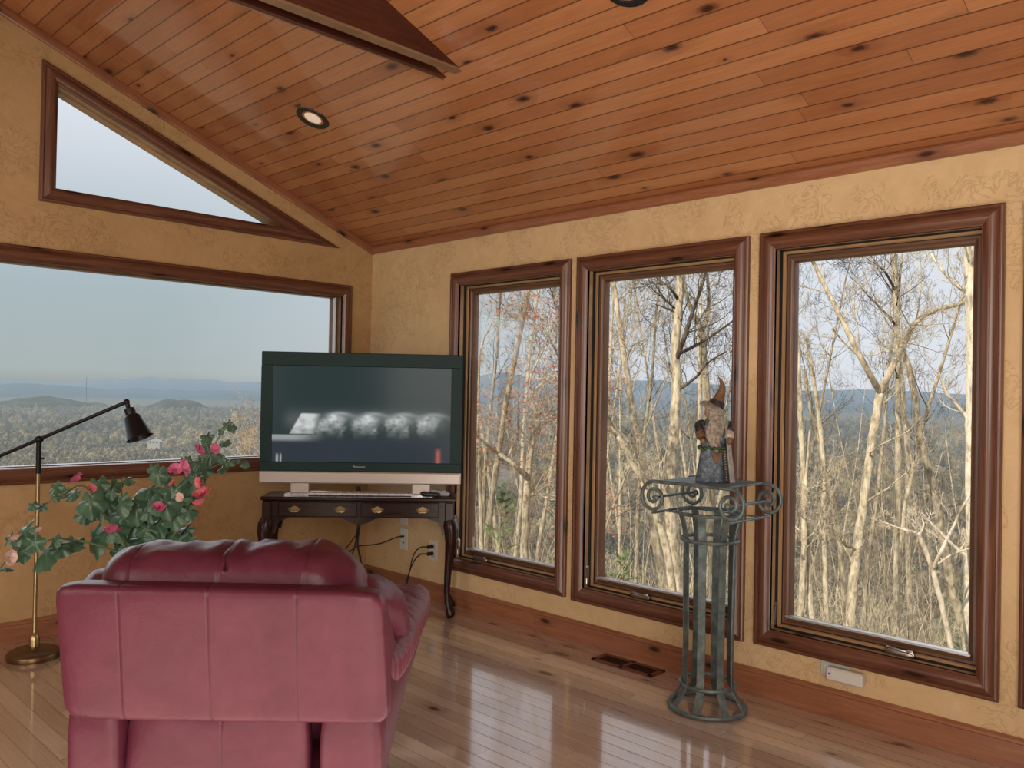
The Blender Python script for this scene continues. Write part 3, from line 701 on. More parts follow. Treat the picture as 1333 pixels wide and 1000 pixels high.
for u, v, s, mt in FL:
    m = MB(); d = (3.72 if u < 90 and v > 675 else 3.74) ; p = loc(u, v, d); size = s * d / F * 1.15
    n = (cam_dir * .6 + V((random.uniform(-.8, .8), random.uniform(-.8, .8), random.uniform(.0, .9)))).normalized(); t = n.orthogonal().normalized(); b = n.cross(t)
    for k in range(7):
        w = 2 * PI * k / 7 + random.uniform(-.2, .2); dr = t * math.cos(w) + b * math.sin(w); sd = n.cross(dr); op = random.uniform(.5, 1.0)
        rows = []
        for i, (a, wd) in enumerate(((0, .08), (.35, .34), (.7, .46), (1.0, .30))):
            for j in (-1, -.33, .33, 1):
                rows.append(p + (dr * a * op + n * (a * (1 - op * .7)) + sd * wd * j + n * (.10 * abs(j) * math.sin(a * 6 + k))) * size)
        m.add(rows, [(i * 4 + j, i * 4 + j + 1, i * 4 + j + 5, i * 4 + j + 4) for i in range(3) for j in range(3)])
    m.tube([p, p + n * size * .7], [.003, .002], 6)
    m.build('flower', mt, plant, angle=0)

# ------------------------------------------------------------------ iron column pedestal
pc = V((3.455, 2.085, 0)); col = empty('column_pedestal', pc)
tag(col, 'verdigris iron pedestal shaped like a scrolled column, standing before the windows', 'pedestal')
MB().ring((0, 0, .012), .172, .0115, 56).build('base_ring', IRON, col); MB().ring((0, 0, .115), .124, .009, 48).build('lower_ring', IRON, col)
MB().ring((0, 0, .782), .128, .009, 48).build('upper_ring', IRON, col); MB().ring((0, 0, .905), .150, .0085, 48).build('top_ring', IRON, col)
prof = bez([(.168, .015), (.150, .045), (.126, .085), (.115, .125), (.112, .30), (.115, .55), (.118, .76), (.121, .80), (.132, .85), (.149, .905)], 5)
for k in range(8):
    w = 2 * PI * (k + .35) / 8; d = V((math.cos(w), math.sin(w), 0)); t = V((-d.y, d.x, 0)); vs = []
    for q in prof:
        for a in (-1, 1):
            for b in (-.003, .003): vs.append(d * (q.x + b) + t * (a * .0175) + V((0, 0, q.y)))
    n = len(prof); fs = [(4 * i + a, 4 * i + b, 4 * i + 4 + b, 4 * i + 4 + a) for i in range(n - 1) for a, b in ((0, 1), (1, 3), (3, 2), (2, 0))] + [(0, 1, 3, 2), (4 * n - 4, 4 * n - 3, 4 * n - 1, 4 * n - 2)]
    MB().add(vs, fs).build('slat', IRON, col, angle=60)
PH = 1.045
MB().box((-.172, -.178, PH - .003), (.172, .178, PH + .005), .002).build('top_plate', IRON, col)
for x in (-.17, .17):
    def spiral(sg):
        o = []
        for i in range(64):
            f = 2 * PI * 1.72 * i / 63; R = .074 * (1 - i / 63 * .82); a = PI / 2 - f
            o.append(V((x, sg * (.200 + R * math.cos(a)), .970 + R * math.sin(a) - .0 + .0 * i)))
        return o
    a = spiral(1); b = spiral(-1)
    m = MB().tube(list(reversed(a)) + b, .0085, 8)
    for s in (a, b): m.pillow(tuple(s[-1]), (.012, .015, .015), 2, 6)
    m.build('scroll', IRON, col, angle=0)
for sg in (1, -1):
    for y, z in ((.203, .968), (.205, .897)):
        MB().tube([(-.17, sg * y, z), (.17, sg * y, z)], .0065, 8).build('rod', IRON, col)
for x in (-.09, .09): MB().box((x - .008, -.2, .897), (x + .008, .2, .903), .001).build('cross_bar', IRON, col)

# ------------------------------------------------------------------ wizard figurine
fg = empty('wizard_figurine', V((3.45, 2.075, PH + .005)), TH + .1)
tag(fg, 'pottery wizard figurine with long beard and bent pointed hat on the iron pedestal', 'figurine')
def mott(name, a, b, c=None, sc=40, rough=.55):
    M = NT(name); o = M.obj(); st = [(.35, a), (.6, b)] + ([(.72, c)] if c else [])
    M.set(Base_Color=M.ramp(M.noise(o, sc, 5, .65), st), Roughness=rough); M.bump(M.noise(o, sc * 3, 3), .4, .004); return M.m
ROBE = mott('grey blue glaze', (.035, .055, .085), (.15, .195, .24), (.42, .46, .48), 55); BEARD = mott('pale clay beard', (.12, .10, .08), (.33, .29, .235), None, 70); TAN = mott('tan glaze', (.06, .030, .014), (.19, .10, .045)); HATM = mott('brown hat glaze', (.07, .045, .025), (.22, .14, .075)); GREEN = mott('dark green glaze', (.012, .03, .012), (.05, .085, .03)); CLOAK = mott('pale cloak glaze', (.24, .21, .17), (.45, .41, .35)); DK = mott('black glaze', (.008, .008, .008), (.03, .028, .025))
def wob(s, a): return lambda q: V((q.x + noise.noise(q * s) * a, q.y + noise.noise(q * s + V((5, 1, 2))) * a, q.z))
m = MB().lathe([(0, 0), (.076, 0), (.079, .012), (.072, .06), (.060, .12), (.052, .155), (.060, .185), (.062, .22), (.052, .265), (.030, .295), (.024, .31), (0, .312)], 30); f = wob(38, .008); m.v = [f(V((v.x * 1.0, v.y * .82, v.z))) for v in m.v]; m.build('robe', ROBE, fg, angle=0)
MB().pillow((-.008, -.005, .325), (.032, .032, .038), 2.2, 10).build('head', mott('clay skin', (.30, .19, .13), (.42, .28, .2)), fg, angle=0)
def be(q): s = 1 - .35 * max(0, -q.z) / .1; return V((q.x * s + .010 * math.sin(q.z * 40) + noise.noise(q * 60) * .006, q.y + noise.noise(q * 50) * .006, q.z))
MB().pillow((-.004, -.044, .245), (.044, .020, .108), (2, 2, 2.2), 16, be).build('beard', BEARD, fg, angle=0)
MB().pillow((-.004, -.042, .335), (.009, .010, .012), 2, 6).build('nose', mott('clay nose', (.30, .18, .13), (.4, .26, .19)), fg, angle=0)
QM = Matrix.Translation((-.004, -.01, .355)) @ Matrix.Rotation(.30, 4, 'Y') @ Matrix.Rotation(.28, 4, 'X')
m = MB().lathe([(0, .012), (.030, .010), (.052, .0), (.062, -.012), (.058, -.016), (.03, -.002), (0, -.002)], 28); f = wob(30, .012); m.v = [QM @ f(v) for v in m.v]; m.build('hat_brim', BEARD, fg, angle=0)
m = MB().tube(bez([(.012, -.002, .352), (.026, 0, .385), (.040, .0, .425), (.042, .0, .452), (.034, .0, .470), (.022, .0, .487)], 4), [.036, .034, .032, .030, .027, .024, .022, .020, .018, .016, .0145, .013, .0115, .0105, .0095, .0085, .0075, .006, .005, .0035, .002], 14, flat=.9); hat = m.build('hat', TAN, fg, angle=0)
MB().tube([(.010, -.002, .350), (.020, 0, .372)], [.039, .0365], 16).build('hat_band', DK, hat)
for sg in (-1, 1):
    m = MB().tube(bez([(sg * .042, 0, .275), (sg * .068, -.012, .245), (sg * .066, -.035, .205)], 5), [.020, .021, .022, .022, .022, .022, .022, .022, .022, .022, .022], 10); a = m.build('sleeve', CLOAK if sg > 0 else TAN, fg, angle=0)
    MB().tube(bez([(sg * .050, -.01, .272), (sg * .074, -.014, .262), (sg * .070, -.03, .238)], 4), .019, 8).build('cuff', DK, a, angle=0)
    MB().pillow((sg * .062, -.045, .192), (.014, .014, .016), 2, 6).build('hand', TAN, a, angle=0)
m = MB(); vs = []; 
for i in range(9):
    t = i / 8; z = .285 * (1 - t); r0 = .062 + .032 * t
    for j in range(7):
        w = -.85 + 2.4 * j / 6; vs.append((r0 * math.cos(w) * 1.08 + .006 * math.sin(9 * w), r0 * math.sin(w) * .95, z + .001))
m.add(vs, [(i * 7 + j, i * 7 + j + 1, i * 7 + j + 8, i * 7 + j + 7) for i in range(8) for j in range(6)]); m.build('cloak', CLOAK, fg, angle=0)
m = MB(); random.seed(3)
for k in range(26):
    w = 2 * PI * k / 26; m.pillow((.061 * math.cos(w), .053 * math.sin(w) - .003, .155 + random.uniform(-.008, .008)), (.012, .010, .007), 2, 4)
m.build('leaf_belt', GREEN, fg, angle=0)
MB().prism([(-.034, .138), (.026, .138), (.012, .115), (-.006, .085), (-.018, .115)], -.066, -.058, lambda u, v, t: V((u, t - (.138 - v) * .12, v))).build('apron', TAN, fg)
m = MB()
for k in range(12): m.pillow((.038 + .0015 * k * .5, -.050 - .0010 * k, .145 - k * .0118), (.0045, .0045, .0045), 2, 4)
m.build('bead_chain', BEARD, fg, angle=0); MB().prism([(.030, .15), (.050, .15), (.062, .004), (.034, .004)], -.052, -.045, lambda u, v, t: V((u, t - (.15 - v) * .09, v))).build('sash', DK, fg)

# ------------------------------------------------------------------ floor register, outlets, cables, ceiling lights
REG = wood('red brown register', [(.25, (.10, .03, .014)), (.6, (.16, .05, .022)), (.8, (.2, .07, .03))], (.05, .01, .01), .4, .95)
v = empty('floor_vent', (3.668, 2.70, 0)); tag(v, 'red brown wooden floor register set in the boards below the middle window', 'vent')
m = MB(); a, b = .066, .197
for q in (((-a, -b), (a, -b + .028)), ((-a, b - .028), (a, b)), ((-a, -b), (-a + .022, b)), ((a - .022, -b), (a, b)), ((-a, -.012), (a, .012))): m.box((*q[0], 0), (*q[1], .008), .002)
m.build('frame', REG, v); MB().box((-a + .02, -b + .02, .0005), (a - .02, b - .02, .002)).build('opening', DARK, v)
m = MB()
for k in range(26): y = -b + .034 + k * .0128; m.box((-a + .02, y, .002), (a - .02, y + .004, .006))
m.build('grille', plain('dark grille', (.03, .012, .008), .5), v)
def plate(name, y, z, w, h, label, cat, horiz=False):
    r = empty(name, (WX, y, z)); tag(r, label, cat, None)
    MB().box((-.006, -w / 2, -h / 2), (0, w / 2, h / 2), .003).build('cover_plate', WHITEG if horiz else WHITE, r); return r
r = plate('wall_plate', 4.79, .545, .082, .135, 'blank white wall plate partly hidden behind the console table', 'wall plate')
[MB().pillow((-.0065, 0, q), (.002, .004, .004), 2, 4).build('screw', STEEL, r) for q in (.045, -.045)]
r = plate('cable_outlet', 4.79, .375, .085, .150, 'white cable outlet plate with one black cable plugged in', 'outlet')
MB().tube([(-.006, 0, .022), (-.016, 0, .022)], .007, 10).build('socket', DARK, r); MB().tube([(-.006, 0, -.024), (-.010, 0, -.024)], .006, 10).build('socket', DARK, r)
r = plate('power_outlet', 4.462, .340, .088, .140, 'white duplex power outlet with two black plugs near the table leg', 'outlet')
MB().box((-.009, -.02, .012), (-.006, .02, .048), .002).build('receptacle', WHITEG, r); MB().box((-.009, -.02, -.048), (-.006, .02, -.012), .002).build('receptacle', WHITEG, r)
r = plate('power_outlet', 1.632, .205, .135, .068, 'pale outlet plate set sideways under the largest window', 'outlet', True)
m = MB(); m.box((-.009, .018, -.02), (-.006, .052, .02), .002); m.box((-.0095, .026, .004), (-.0085, .030, .014)); m.box((-.0095, .040, .004), (-.0085, .044, .014)); m.build('receptacle', WHITE, r)
r = empty('plug_in_adapter', (WX, 1.575, .200)); tag(r, 'white oblong adapter plugged into the outlet under the largest window', 'adapter')
MB().box((-.050, -.085, -.030), (-.009, .075, .030), .008).build('body', WHITE, r); MB().box((-.052, .045, -.028), (-.011, .079, .028), .006).build('end_cap', plain('lilac white plastic', (.6, .58, .63), .4), r); m = MB().pillow((-.053, .062, .003), (.002, .004, .004), 2, 4).build('indicator', DARK, r)
def cable(name, pts, rad, label, cat, plug=None):
    p0 = V(pts[0]); r = empty(name, p0); tag(r, label, cat)
    MB().tube([q - p0 for q in bez(pts, 8)], rad, 8).build('lead', RUBBER, r)
    for q in (plug or []): MB().tube([V(q[0]) - p0, V(q[1]) - p0], q[2], 10).build('plug', RUBBER, r)
    return r
oy = 4.462
for dz, fl in ((.030, 'upper'), (-.018, 'lower')):
    z = .340 + dz
    cable('power_cable', [(WX - .045, oy + .004, z), (WX - .08, oy + .05, z - .006), (WX - .10, oy + .10, z - .07), (WX - .11, oy + .15 - .01 * (dz > 0), .13), (WX - .12, oy + .165, .02), (WX - .14, oy + .24, .006)], .0042, 'black power cord from the %s socket of the duplex outlet' % fl, 'cord', [((WX - .009, oy, z), (WX - .05, oy + .006, z), .013)])
cable('antenna_cable', [(WX - .016, 4.79, .397), (WX - .06, 4.80, .395), (WX - .12, 4.90, .345), (WX - .13, 5.02, .315), (WX - .16, 5.14, .290), (WX - .28, 5.16, .22), (WX - .36, 5.10, .20), (WX - .42, 5.0, .25), tuple(table.matrix_basis @ V((-.03, .10, .50)))], .0042, 'black cable running from the cable outlet up behind the table', 'cable', [((WX - .012, 4.79, .397), (WX - .035, 4.793, .397), .007)])
for k, (x0, x1, lab) in enumerate(((-.045, -.10, 'thin black cord hanging behind the console table, bending to one side'), (-.03, .0, 'thick black cord hanging straight down behind the console table'))):
    tb = table.matrix_basis
    cable('hanging_cord', [tuple(tb @ V((x0, hd + .012, .80))), tuple(tb @ V((x0 + .01, hd + .016, .60))), tuple(tb @ V((x0 - .005, hd + .02, .42))), tuple(tb @ V((x0 * .4 + x1 * .6, hd + .02, .30))), tuple(tb @ V((x1, hd + .03, .12))), tuple(tb @ V((x1 + .03, hd + .06, .008)))], .005 + .002 * k, lab, 'cord')
def can(x, y, label):
    z = ceil_z(x); r = empty('recessed_light', (x, y, z)); r.rotation_euler = (0, math.atan(SL), 0); tag(r, label, 'ceiling light')
    MB().lathe([(.066, .02), (.064, -.001), (.072, -.006), (.094, -.006), (.098, -.001), (.098, .002)], 40).build('trim_ring', plain('black light trim', (.012, .014, .016), .25), r)
    MB().lathe([(.064, .02), (.060, .03), (.054, .035), (0, .035)], 32).build('baffle', DARK, r)
    MB().lathe([(.054, .004), (.05, .0), (0, -.002)], 32).build('lamp_face', emis('pale lamp face', (.8, .66, .52), .35), r)
can(2.615, 4.212, 'black-ringed recessed ceiling light seen whole, near the triangular window and the dark beam')
can(2.585, 1.965, 'black-ringed recessed ceiling light high above the right-hand windows, cut off by the top edge')
#--PART3--

# ------------------------------------------------------------------ outdoors
def ground_z(x, y):
    d = math.hypot(max(x - 3.9, 0), max(y - 5.4, 0))
    return -2.4 - 95 * (1 - math.exp(-(d / 160) ** 1.5)) + noise.noise(V((x * .12, y * .12, 0))) * min(1.2, d * .03)
HAZE = (.19, .245, .28)  # aerial haze painted into outdoor materials, as tint and glow growing with distance
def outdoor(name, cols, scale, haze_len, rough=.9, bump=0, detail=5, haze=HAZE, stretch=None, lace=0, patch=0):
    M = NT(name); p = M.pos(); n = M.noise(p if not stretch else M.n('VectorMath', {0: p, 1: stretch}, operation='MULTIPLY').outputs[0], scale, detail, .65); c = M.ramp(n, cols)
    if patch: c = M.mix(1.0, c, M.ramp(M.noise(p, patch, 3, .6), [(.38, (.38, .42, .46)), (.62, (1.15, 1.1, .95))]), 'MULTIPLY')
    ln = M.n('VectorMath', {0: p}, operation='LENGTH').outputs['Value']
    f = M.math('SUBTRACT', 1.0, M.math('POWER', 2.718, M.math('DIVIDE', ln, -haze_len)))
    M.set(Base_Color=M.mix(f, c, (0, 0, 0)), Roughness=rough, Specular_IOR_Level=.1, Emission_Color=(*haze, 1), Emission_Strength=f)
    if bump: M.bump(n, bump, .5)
    if lace:
        h = M.noise(M.n('VectorMath', {0: p, 1: (1, 1, .45)}, operation='MULTIPLY').outputs[0], lace, 4, .7)
        M.put(M.b.inputs['Alpha'], M.math('MULTIPLY', M.math('SUBTRACT', h, .40), 7.0, clamp=True))
    return M.m
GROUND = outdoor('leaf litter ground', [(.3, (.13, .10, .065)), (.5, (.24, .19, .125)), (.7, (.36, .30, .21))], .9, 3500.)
m = MB(); NA, rads = 72, [0, 3, 6, 9, 12, 16, 20, 25, 30, 36, 44, 54, 66, 80, 100, 125, 160, 200, 260, 340, 450, 600, 800, 1100, 1500, 2100, 3000, 4500, 7000, 11000, 16000, 24000]
vs = []
for i, R in enumerate(rads):
    for k in range(NA + 1):
        a = math.radians(-75 + 240 * k / NA); x, y = 4.1 + math.cos(a) * R, 5.5 + math.sin(a) * R
        if R == 0: x, y = 4.1, 5.5
        x2, y2 = x, y; vs.append((x2, y2, ground_z(x2, y2) + (noise.noise(V((x * .004, y * .004, 1))) * min(14, R * .012))))
fs = [(i * (NA + 1) + k, (i + 1) * (NA + 1) + k, (i + 1) * (NA + 1) + k + 1, i * (NA + 1) + k + 1) for i in range(len(rads) - 1) for k in range(NA)]
b = len(vs)
for j in range(14):                                     # flat apron along the house to the right
    for k in range(16): x, y = 4.0 + 60 * (k / 15) ** 2, 5.6 - 60 * j / 13; vs.append((x, y, ground_z(x, y) - .02))
fs += [(b + j * 16 + k, b + j * 16 + k + 1, b + j * 16 + 17 + k, b + j * 16 + 16 + k) for j in range(13) for k in range(15)]
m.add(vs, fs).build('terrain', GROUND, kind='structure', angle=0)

def ridge(name, R, az0, az1, fn, base, mat, kind='structure', n=160, depth=.12):
    vs = []
    for i in range(n + 1):
        a = math.radians(az0 + (az1 - az0) * i / n)     # azimuth measured from the view axis, to the right
        d = FH * math.cos(a) + RH * math.sin(a); h = fn(math.degrees(a))
        for q, hh in ((1 - depth, base), (1 - depth * .5, base + (h - base) * .55), (1, h), (1 + depth, base)): vs.append((d.x * R * q, d.y * R * q, hh))
    MB().add(vs, [(i * 4 + j, i * 4 + 4 + j, i * 4 + 5 + j, i * 4 + 1 + j) for i in range(n) for j in range(3)]).build(name, mat, kind=kind, angle=0)
n1 = lambda a, s, o: noise.noise(V((a * s, o, .5)))
def px(u): return math.degrees(math.atan((u - 666.5) / F))
def bump_(a, u, w, h): return h * math.exp(-((a - px(u)) / w) ** 2)
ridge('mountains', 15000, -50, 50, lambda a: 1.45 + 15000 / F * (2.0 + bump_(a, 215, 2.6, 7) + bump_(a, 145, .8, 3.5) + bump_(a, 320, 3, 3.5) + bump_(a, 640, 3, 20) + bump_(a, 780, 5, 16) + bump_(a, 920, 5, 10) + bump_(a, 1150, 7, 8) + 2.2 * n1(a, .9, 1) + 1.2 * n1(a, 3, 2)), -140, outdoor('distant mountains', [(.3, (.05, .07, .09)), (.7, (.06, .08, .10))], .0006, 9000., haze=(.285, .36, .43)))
ridge('hills', 7000, -50, 50, lambda a: 1.45 + 7000 / F * (-6.5 + bump_(a, 60, 2.6, 4.5) + bump_(a, 10, 1.5, 2) + bump_(a, 260, 6, 1.5) + 2.0 * n1(a, .8, 4) + .9 * n1(a, 3, 5)), -130, outdoor('haze-blue hills', [(.3, (.06, .08, .09)), (.7, (.10, .12, .12))], .002, 7200., haze=(.26, .335, .395)))
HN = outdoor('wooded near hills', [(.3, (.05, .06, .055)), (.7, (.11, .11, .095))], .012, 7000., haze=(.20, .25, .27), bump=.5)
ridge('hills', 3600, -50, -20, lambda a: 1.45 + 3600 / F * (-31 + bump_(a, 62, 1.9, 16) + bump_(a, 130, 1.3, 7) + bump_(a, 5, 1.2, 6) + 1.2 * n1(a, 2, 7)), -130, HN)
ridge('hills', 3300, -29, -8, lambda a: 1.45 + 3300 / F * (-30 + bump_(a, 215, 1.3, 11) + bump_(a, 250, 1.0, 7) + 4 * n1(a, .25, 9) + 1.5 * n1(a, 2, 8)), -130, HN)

# forest over the valley: nobody could count it
random.seed(21)
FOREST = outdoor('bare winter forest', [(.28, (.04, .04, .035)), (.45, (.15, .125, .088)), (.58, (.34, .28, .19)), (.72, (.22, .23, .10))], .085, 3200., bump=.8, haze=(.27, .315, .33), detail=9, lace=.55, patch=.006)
HOUSES = [tuple(SP(*q)[:2]) for q in ((222, 524, 3150), (306, 539, 2300), (202, 578, 1150))]
def ico_mesh():
    import bmesh
    bm = bmesh.new(); bmesh.ops.create_icosphere(bm, subdivisions=1, radius=1); bm.verts.ensure_lookup_table()
    v = [tuple(q.co) for q in bm.verts]; f = [tuple(w.index for w in q.verts) for q in bm.faces]; bm.free(); return v, f
IV, IF = ico_mesh()
def forest(name, regions):
    V_ = []; F_ = []
    for az0, az1, r0, r1, cnt, s0, s1 in regions:
        for _ in range(cnt):
            a = math.radians(random.uniform(az0, az1)); r = math.sqrt(random.uniform(r0 * r0, r1 * r1))
            d = FH * math.cos(a) + RH * math.sin(a); x, y = d.x * r, d.y * r; s = random.uniform(s0, s1); h = s * random.uniform(1.1, 2.1)
            if any(abs(x - hx) < 22 and abs(y - hy) < 22 for hx, hy in HOUSES): continue
            z = ground_z(x, y) + noise.noise(V((x * .004, y * .004, 1))) * min(14, r * .012) + h * .55; b = len(V_); k = random.random() * 50
            for v in IV:
                q = 1 + .6 * noise.noise(V((v[0] * 2 + k, v[1] * 2, v[2] * 2))); V_.append((x + v[0] * s * q, y + v[1] * s * q, z + v[2] * h * q))
            F_.extend(tuple(b + i for i in f) for f in IF)
    m = MB(); m.v = [V(v) for v in V_]; m.f = F_; m.g = [(0, 0, 0)] * len(V_)
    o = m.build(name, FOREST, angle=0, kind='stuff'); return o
o = forest('forest', [(-33, -13, 620, 1400, 4600, 2.4, 4.6), (-33, -12, 1400, 3300, 3400, 5, 10), (-4, 31, 240, 900, 4200, 2.0, 4.0), (-4, 31, 800, 3000, 1600, 8, 14)])
tag(o, 'grey brown leafless forest covering the valley below the house', 'forest')

# trees near the house
def bark(name, a, b, c):
    M = NT(name); o = M.obj(); n = M.noise(M.n('VectorMath', {0: o, 1: (1, 1, .35)}, operation='MULTIPLY').outputs[0], 14, 5, .7)
    M.set(Base_Color=M.ramp(n, [(.35, a), (.52, b), (.7, c)]), Roughness=.9, Specular_IOR_Level=.1); return M.m
BARK = bark('pale bark', (.20, .16, .11), (.50, .42, .30), (.72, .64, .49)); BARK2 = bark('grey bark', (.13, .105, .075), (.36, .30, .21), (.56, .48, .36)); TWIG = bark('twig bark', (.14, .10, .06), (.34, .27, .18), (.56, .47, .33))
TWIGD = bark('dark twig bark', (.04, .032, .027), (.10, .08, .065), (.22, .18, .14))
RED = leafmat('dry red leaf', (.20, .065, .035), (.42, .17, .09), .7); NEEDLE = leafmat('pine needles', (.10, .18, .05), (.29, .40, .13), .7)
def limb(rnd, p, d, L, n, curl, lift):
    pts = [V(p)]; d = V(d).normalized()
    for i in range(n):
        d = (d + V((rnd.gauss(0, curl), rnd.gauss(0, curl), rnd.gauss(0, curl) + lift))).normalized(); pts.append(pts[-1] + d * (L / n))
    return pts
def sprout(rnd, mb, path, r0, r1, lvl, cnt, L, t0=.3, tips=None):
    n = len(path)
    for _ in range(cnt):
        t = t0 + (1 - t0) * rnd.random() ** .85; f = t * (n - 1); i = min(int(f), n - 2); p = path[i].lerp(path[i + 1], f - i)
        tan = (path[i + 1] - path[i]).normalized(); side = tan.cross(V((rnd.gauss(0, 1), rnd.gauss(0, 1), rnd.gauss(0, 1)))).normalized()
        a = rnd.uniform(.45, 1.15); d = tan * math.cos(a) + side * math.sin(a)
        r = max((r0 + (r1 - r0) * t) * rnd.uniform(.16, .40), .0035); l = L * rnd.uniform(.5, 1.15) * (1.15 - .6 * t)
        q = limb(rnd, p, d, l, 5 if lvl > 1 else 3, .16, .10); m = len(q)
        mb.tube(q, [max(r * (1 - .8 * k / (m - 1)), .0024) for k in range(m)], 5 if lvl > 2 else 4 if lvl == 2 else 3, cap=False)
        if tips is not None and lvl <= 2: tips.append(q[-1])
        if lvl > 1: sprout(rnd, mb, q, r, r * .3, lvl - 1, {3: 8, 2: 6}[lvl] if lvl < 4 else 7, l * .5, .2, tips)
def leaf_specks(rnd, tips, size, cnt):
    m = MB()
    for p in tips:
        for _ in range(cnt):
            q = p + V((rnd.gauss(0, .12), rnd.gauss(0, .12), rnd.gauss(0, .1))); a = V((rnd.gauss(0, 1), rnd.gauss(0, 1), rnd.gauss(0, 1))).normalized(); b = a.orthogonal().normalized()
            m.add([q - a * size, q + b * size * .5, q + a * size, q - b * size * .5], [(0, 1, 2, 3)])
    return m
def proto(seed, H, r, bend, lo, cnt, mat, lvl=3, L=.26):
    rnd = random.Random(seed); root = empty('bare_tree', (0, 0, 0)); path = limb(rnd, (0, 0, -.3), (rnd.gauss(0, bend), rnd.gauss(0, bend), 1), H, 9, .05, .03)
    m = MB().tube(path, [r * (1.25 if k == 0 else 1) * (1 - .85 * k / 9) for k in range(10)], 9, cap=False)
    b = MB(); sprout(rnd, b, path, r, r * .15, lvl, cnt, H * L * .8, lo)
    m.build('trunk', mat, root, angle=0); b.build('branches', TWIG if seed % 3 else TWIGD, root, angle=0); return root
protos = [proto(101, 15, .065, .05, .35, 17, BARK), proto(102, 17, .085, .06, .40, 17, BARK2), proto(103, 13, .045, .07, .30, 16, BARK), proto(104, 18, .075, .04, .45, 16, BARK), proto(105, 14, .05, .09, .25, 17, BARK2), proto(106, 16, .095, .05, .45, 16, BARK), proto(107, 9, .028, .10, .25, 15, BARK, 3, .24), proto(108, 10, .034, .12, .2, 16, BARK2, 3, .24)]
WOODS = 'bare trees in the woods beyond the right-hand windows'; used = set(); rnd = random.Random(77); k = 0; spots = []
while k < 270:
    u = rnd.uniform(600, 1345); d = rnd.uniform(20, 55) if k < 95 else rnd.uniform(45, 150)
    if k < 14: d = rnd.uniform(17, 24)
    p = EYE + ray(u, 500) * d
    if any((p.x - q[0]) ** 2 + (p.y - q[1]) ** 2 < 2.2 for q in spots): continue
    spots.append((p.x, p.y)); i = rnd.randrange(8)
    if i not in used: o = protos[i]; used.add(i)
    else: o = copy_tree(protos[i])
    s = rnd.uniform(.8, 1.15); o.location = (p.x, p.y, ground_z(p.x, p.y)); o.rotation_euler = (0, 0, rnd.uniform(0, 6.28)); o.scale = (s, s, s * rnd.uniform(.9, 1.1))
    tag(o, 'slender leafless tree standing back in the woods outside the windows of the long wall', 'tree', WOODS); k += 1
for i, o in enumerate(protos):
    if i not in used: raise RuntimeError('prototype left at the origin')

def hero(name, label, limbs, depth, mat=None, cnt=10, L=1.8, leaves=0, seed=1, lvl=3, twig=None, dz=None):
    """limbs: lists of (place seen at u, v; radius in m); the first one is the trunk and is carried down to the ground"""
    rnd = random.Random(seed); P = []
    for j, lm_ in enumerate(limbs):
        pts = [SP(u, v, depth + (rnd.uniform(-.4, .4) if j and i else 0)) for i, (u, v) in enumerate(lm_[0])]; P.append((pts, lm_[1], lm_[2]))
    b0 = P[0][0][0]; dirn = (P[0][0][0] - P[0][0][1]); gz = ground_z(b0.x, b0.y)
    n_ext = b0 + V((dirn.x / max(.2, -dirn.z) * max(0, b0.z - gz) * .4, dirn.y / max(.2, -dirn.z) * max(0, b0.z - gz) * .4, 0)); n_ext.z = gz - .3
    P[0] = ([n_ext] + P[0][0], P[0][1], P[0][2]); base = V((n_ext.x, n_ext.y, gz)); root = empty(name, base); tag(root, label, 'tree')
    m = MB(); b = MB(); tips = []
    for j, (pts, ra, rb) in enumerate(P):
        q = bez([p - base for p in pts], 6); n = len(q); rr_ = [ra + (rb - ra) * k / (n - 1) for k in range(n)]
        q = [p + V((rnd.gauss(0, ra * .07), rnd.gauss(0, ra * .07), 0)) if 0 < i_ < n - 1 else p for i_, p in enumerate(q)]
        (m if j == 0 else b).tube(q, rr_, 9, cap=True)
        sprout(rnd, b, q, ra, rb, lvl, cnt if j else int(cnt * .8), L, .30 if j == 0 else .15, tips)
    m.build('trunk', mat or BARK, root, angle=0); b.build('branches', twig or mat or BARK, root, angle=0)
    if leaves: leaf_specks(rnd, [t for t in tips if rnd.random() < leaves], .036, 2).build('dry_leaves', RED, root, smooth=False)
    return root
hero('forked_tree', 'pale tree forking into a wide Y in the middle of the largest window', [([(1103, 850), (1113, 740), (1126, 640), (1140, 545), (1146, 512)], .085, .068), ([(1146, 512), (1124, 472), (1100, 425), (1078, 380), (1060, 345), (1040, 300), (1025, 262)], .052, .022), ([(1146, 512), (1160, 480), (1178, 445), (1192, 420), (1215, 405), (1255, 394), (1292, 384)], .058, .030), ([(1120, 466), (1098, 445), (1083, 428), (1086, 440), (1060, 436)], .018, .006), ([(1115, 462), (1138, 462), (1160, 452)], .016, .006)], 14, seed=31, L=1.5, cnt=9, twig=None)
hero('straight_tree', 'straight slim tree rising just right of the Y-forked one in the largest window', [([(1166, 815), (1169, 640), (1169, 520), (1168, 430), (1166, 378), (1164, 300)], .075, .045), ([(1166, 378), (1150, 352), (1128, 336)], .03, .012), ([(1168, 425), (1150, 405), (1130, 385), (1118, 370)], .03, .01)], 17, seed=32, L=1.6, twig=TWIGD)
hero('birch_tree', 'thick pale-barked tree close to the window edge, right end of the largest window', [([(1263, 870), (1265, 640), (1266, 480), (1264, 380), (1262, 290)], .105, .085), ([(1276, 392), (1250, 375), (1225, 350), (1212, 330)], .035, .015)], 13, seed=33, L=1.3, cnt=12, mat=bark('white bark', (.30, .25, .18), (.62, .55, .43), (.78, .72, .60)))
hero('leaning_tree', 'leaning grey tree behind the young sapling in the largest window', [([(1262, 860), (1248, 800), (1233, 735), (1216, 640), (1198, 570), (1188, 500), (1172, 440)], .105, .05)], 16, seed=34, mat=BARK2, L=1.6)
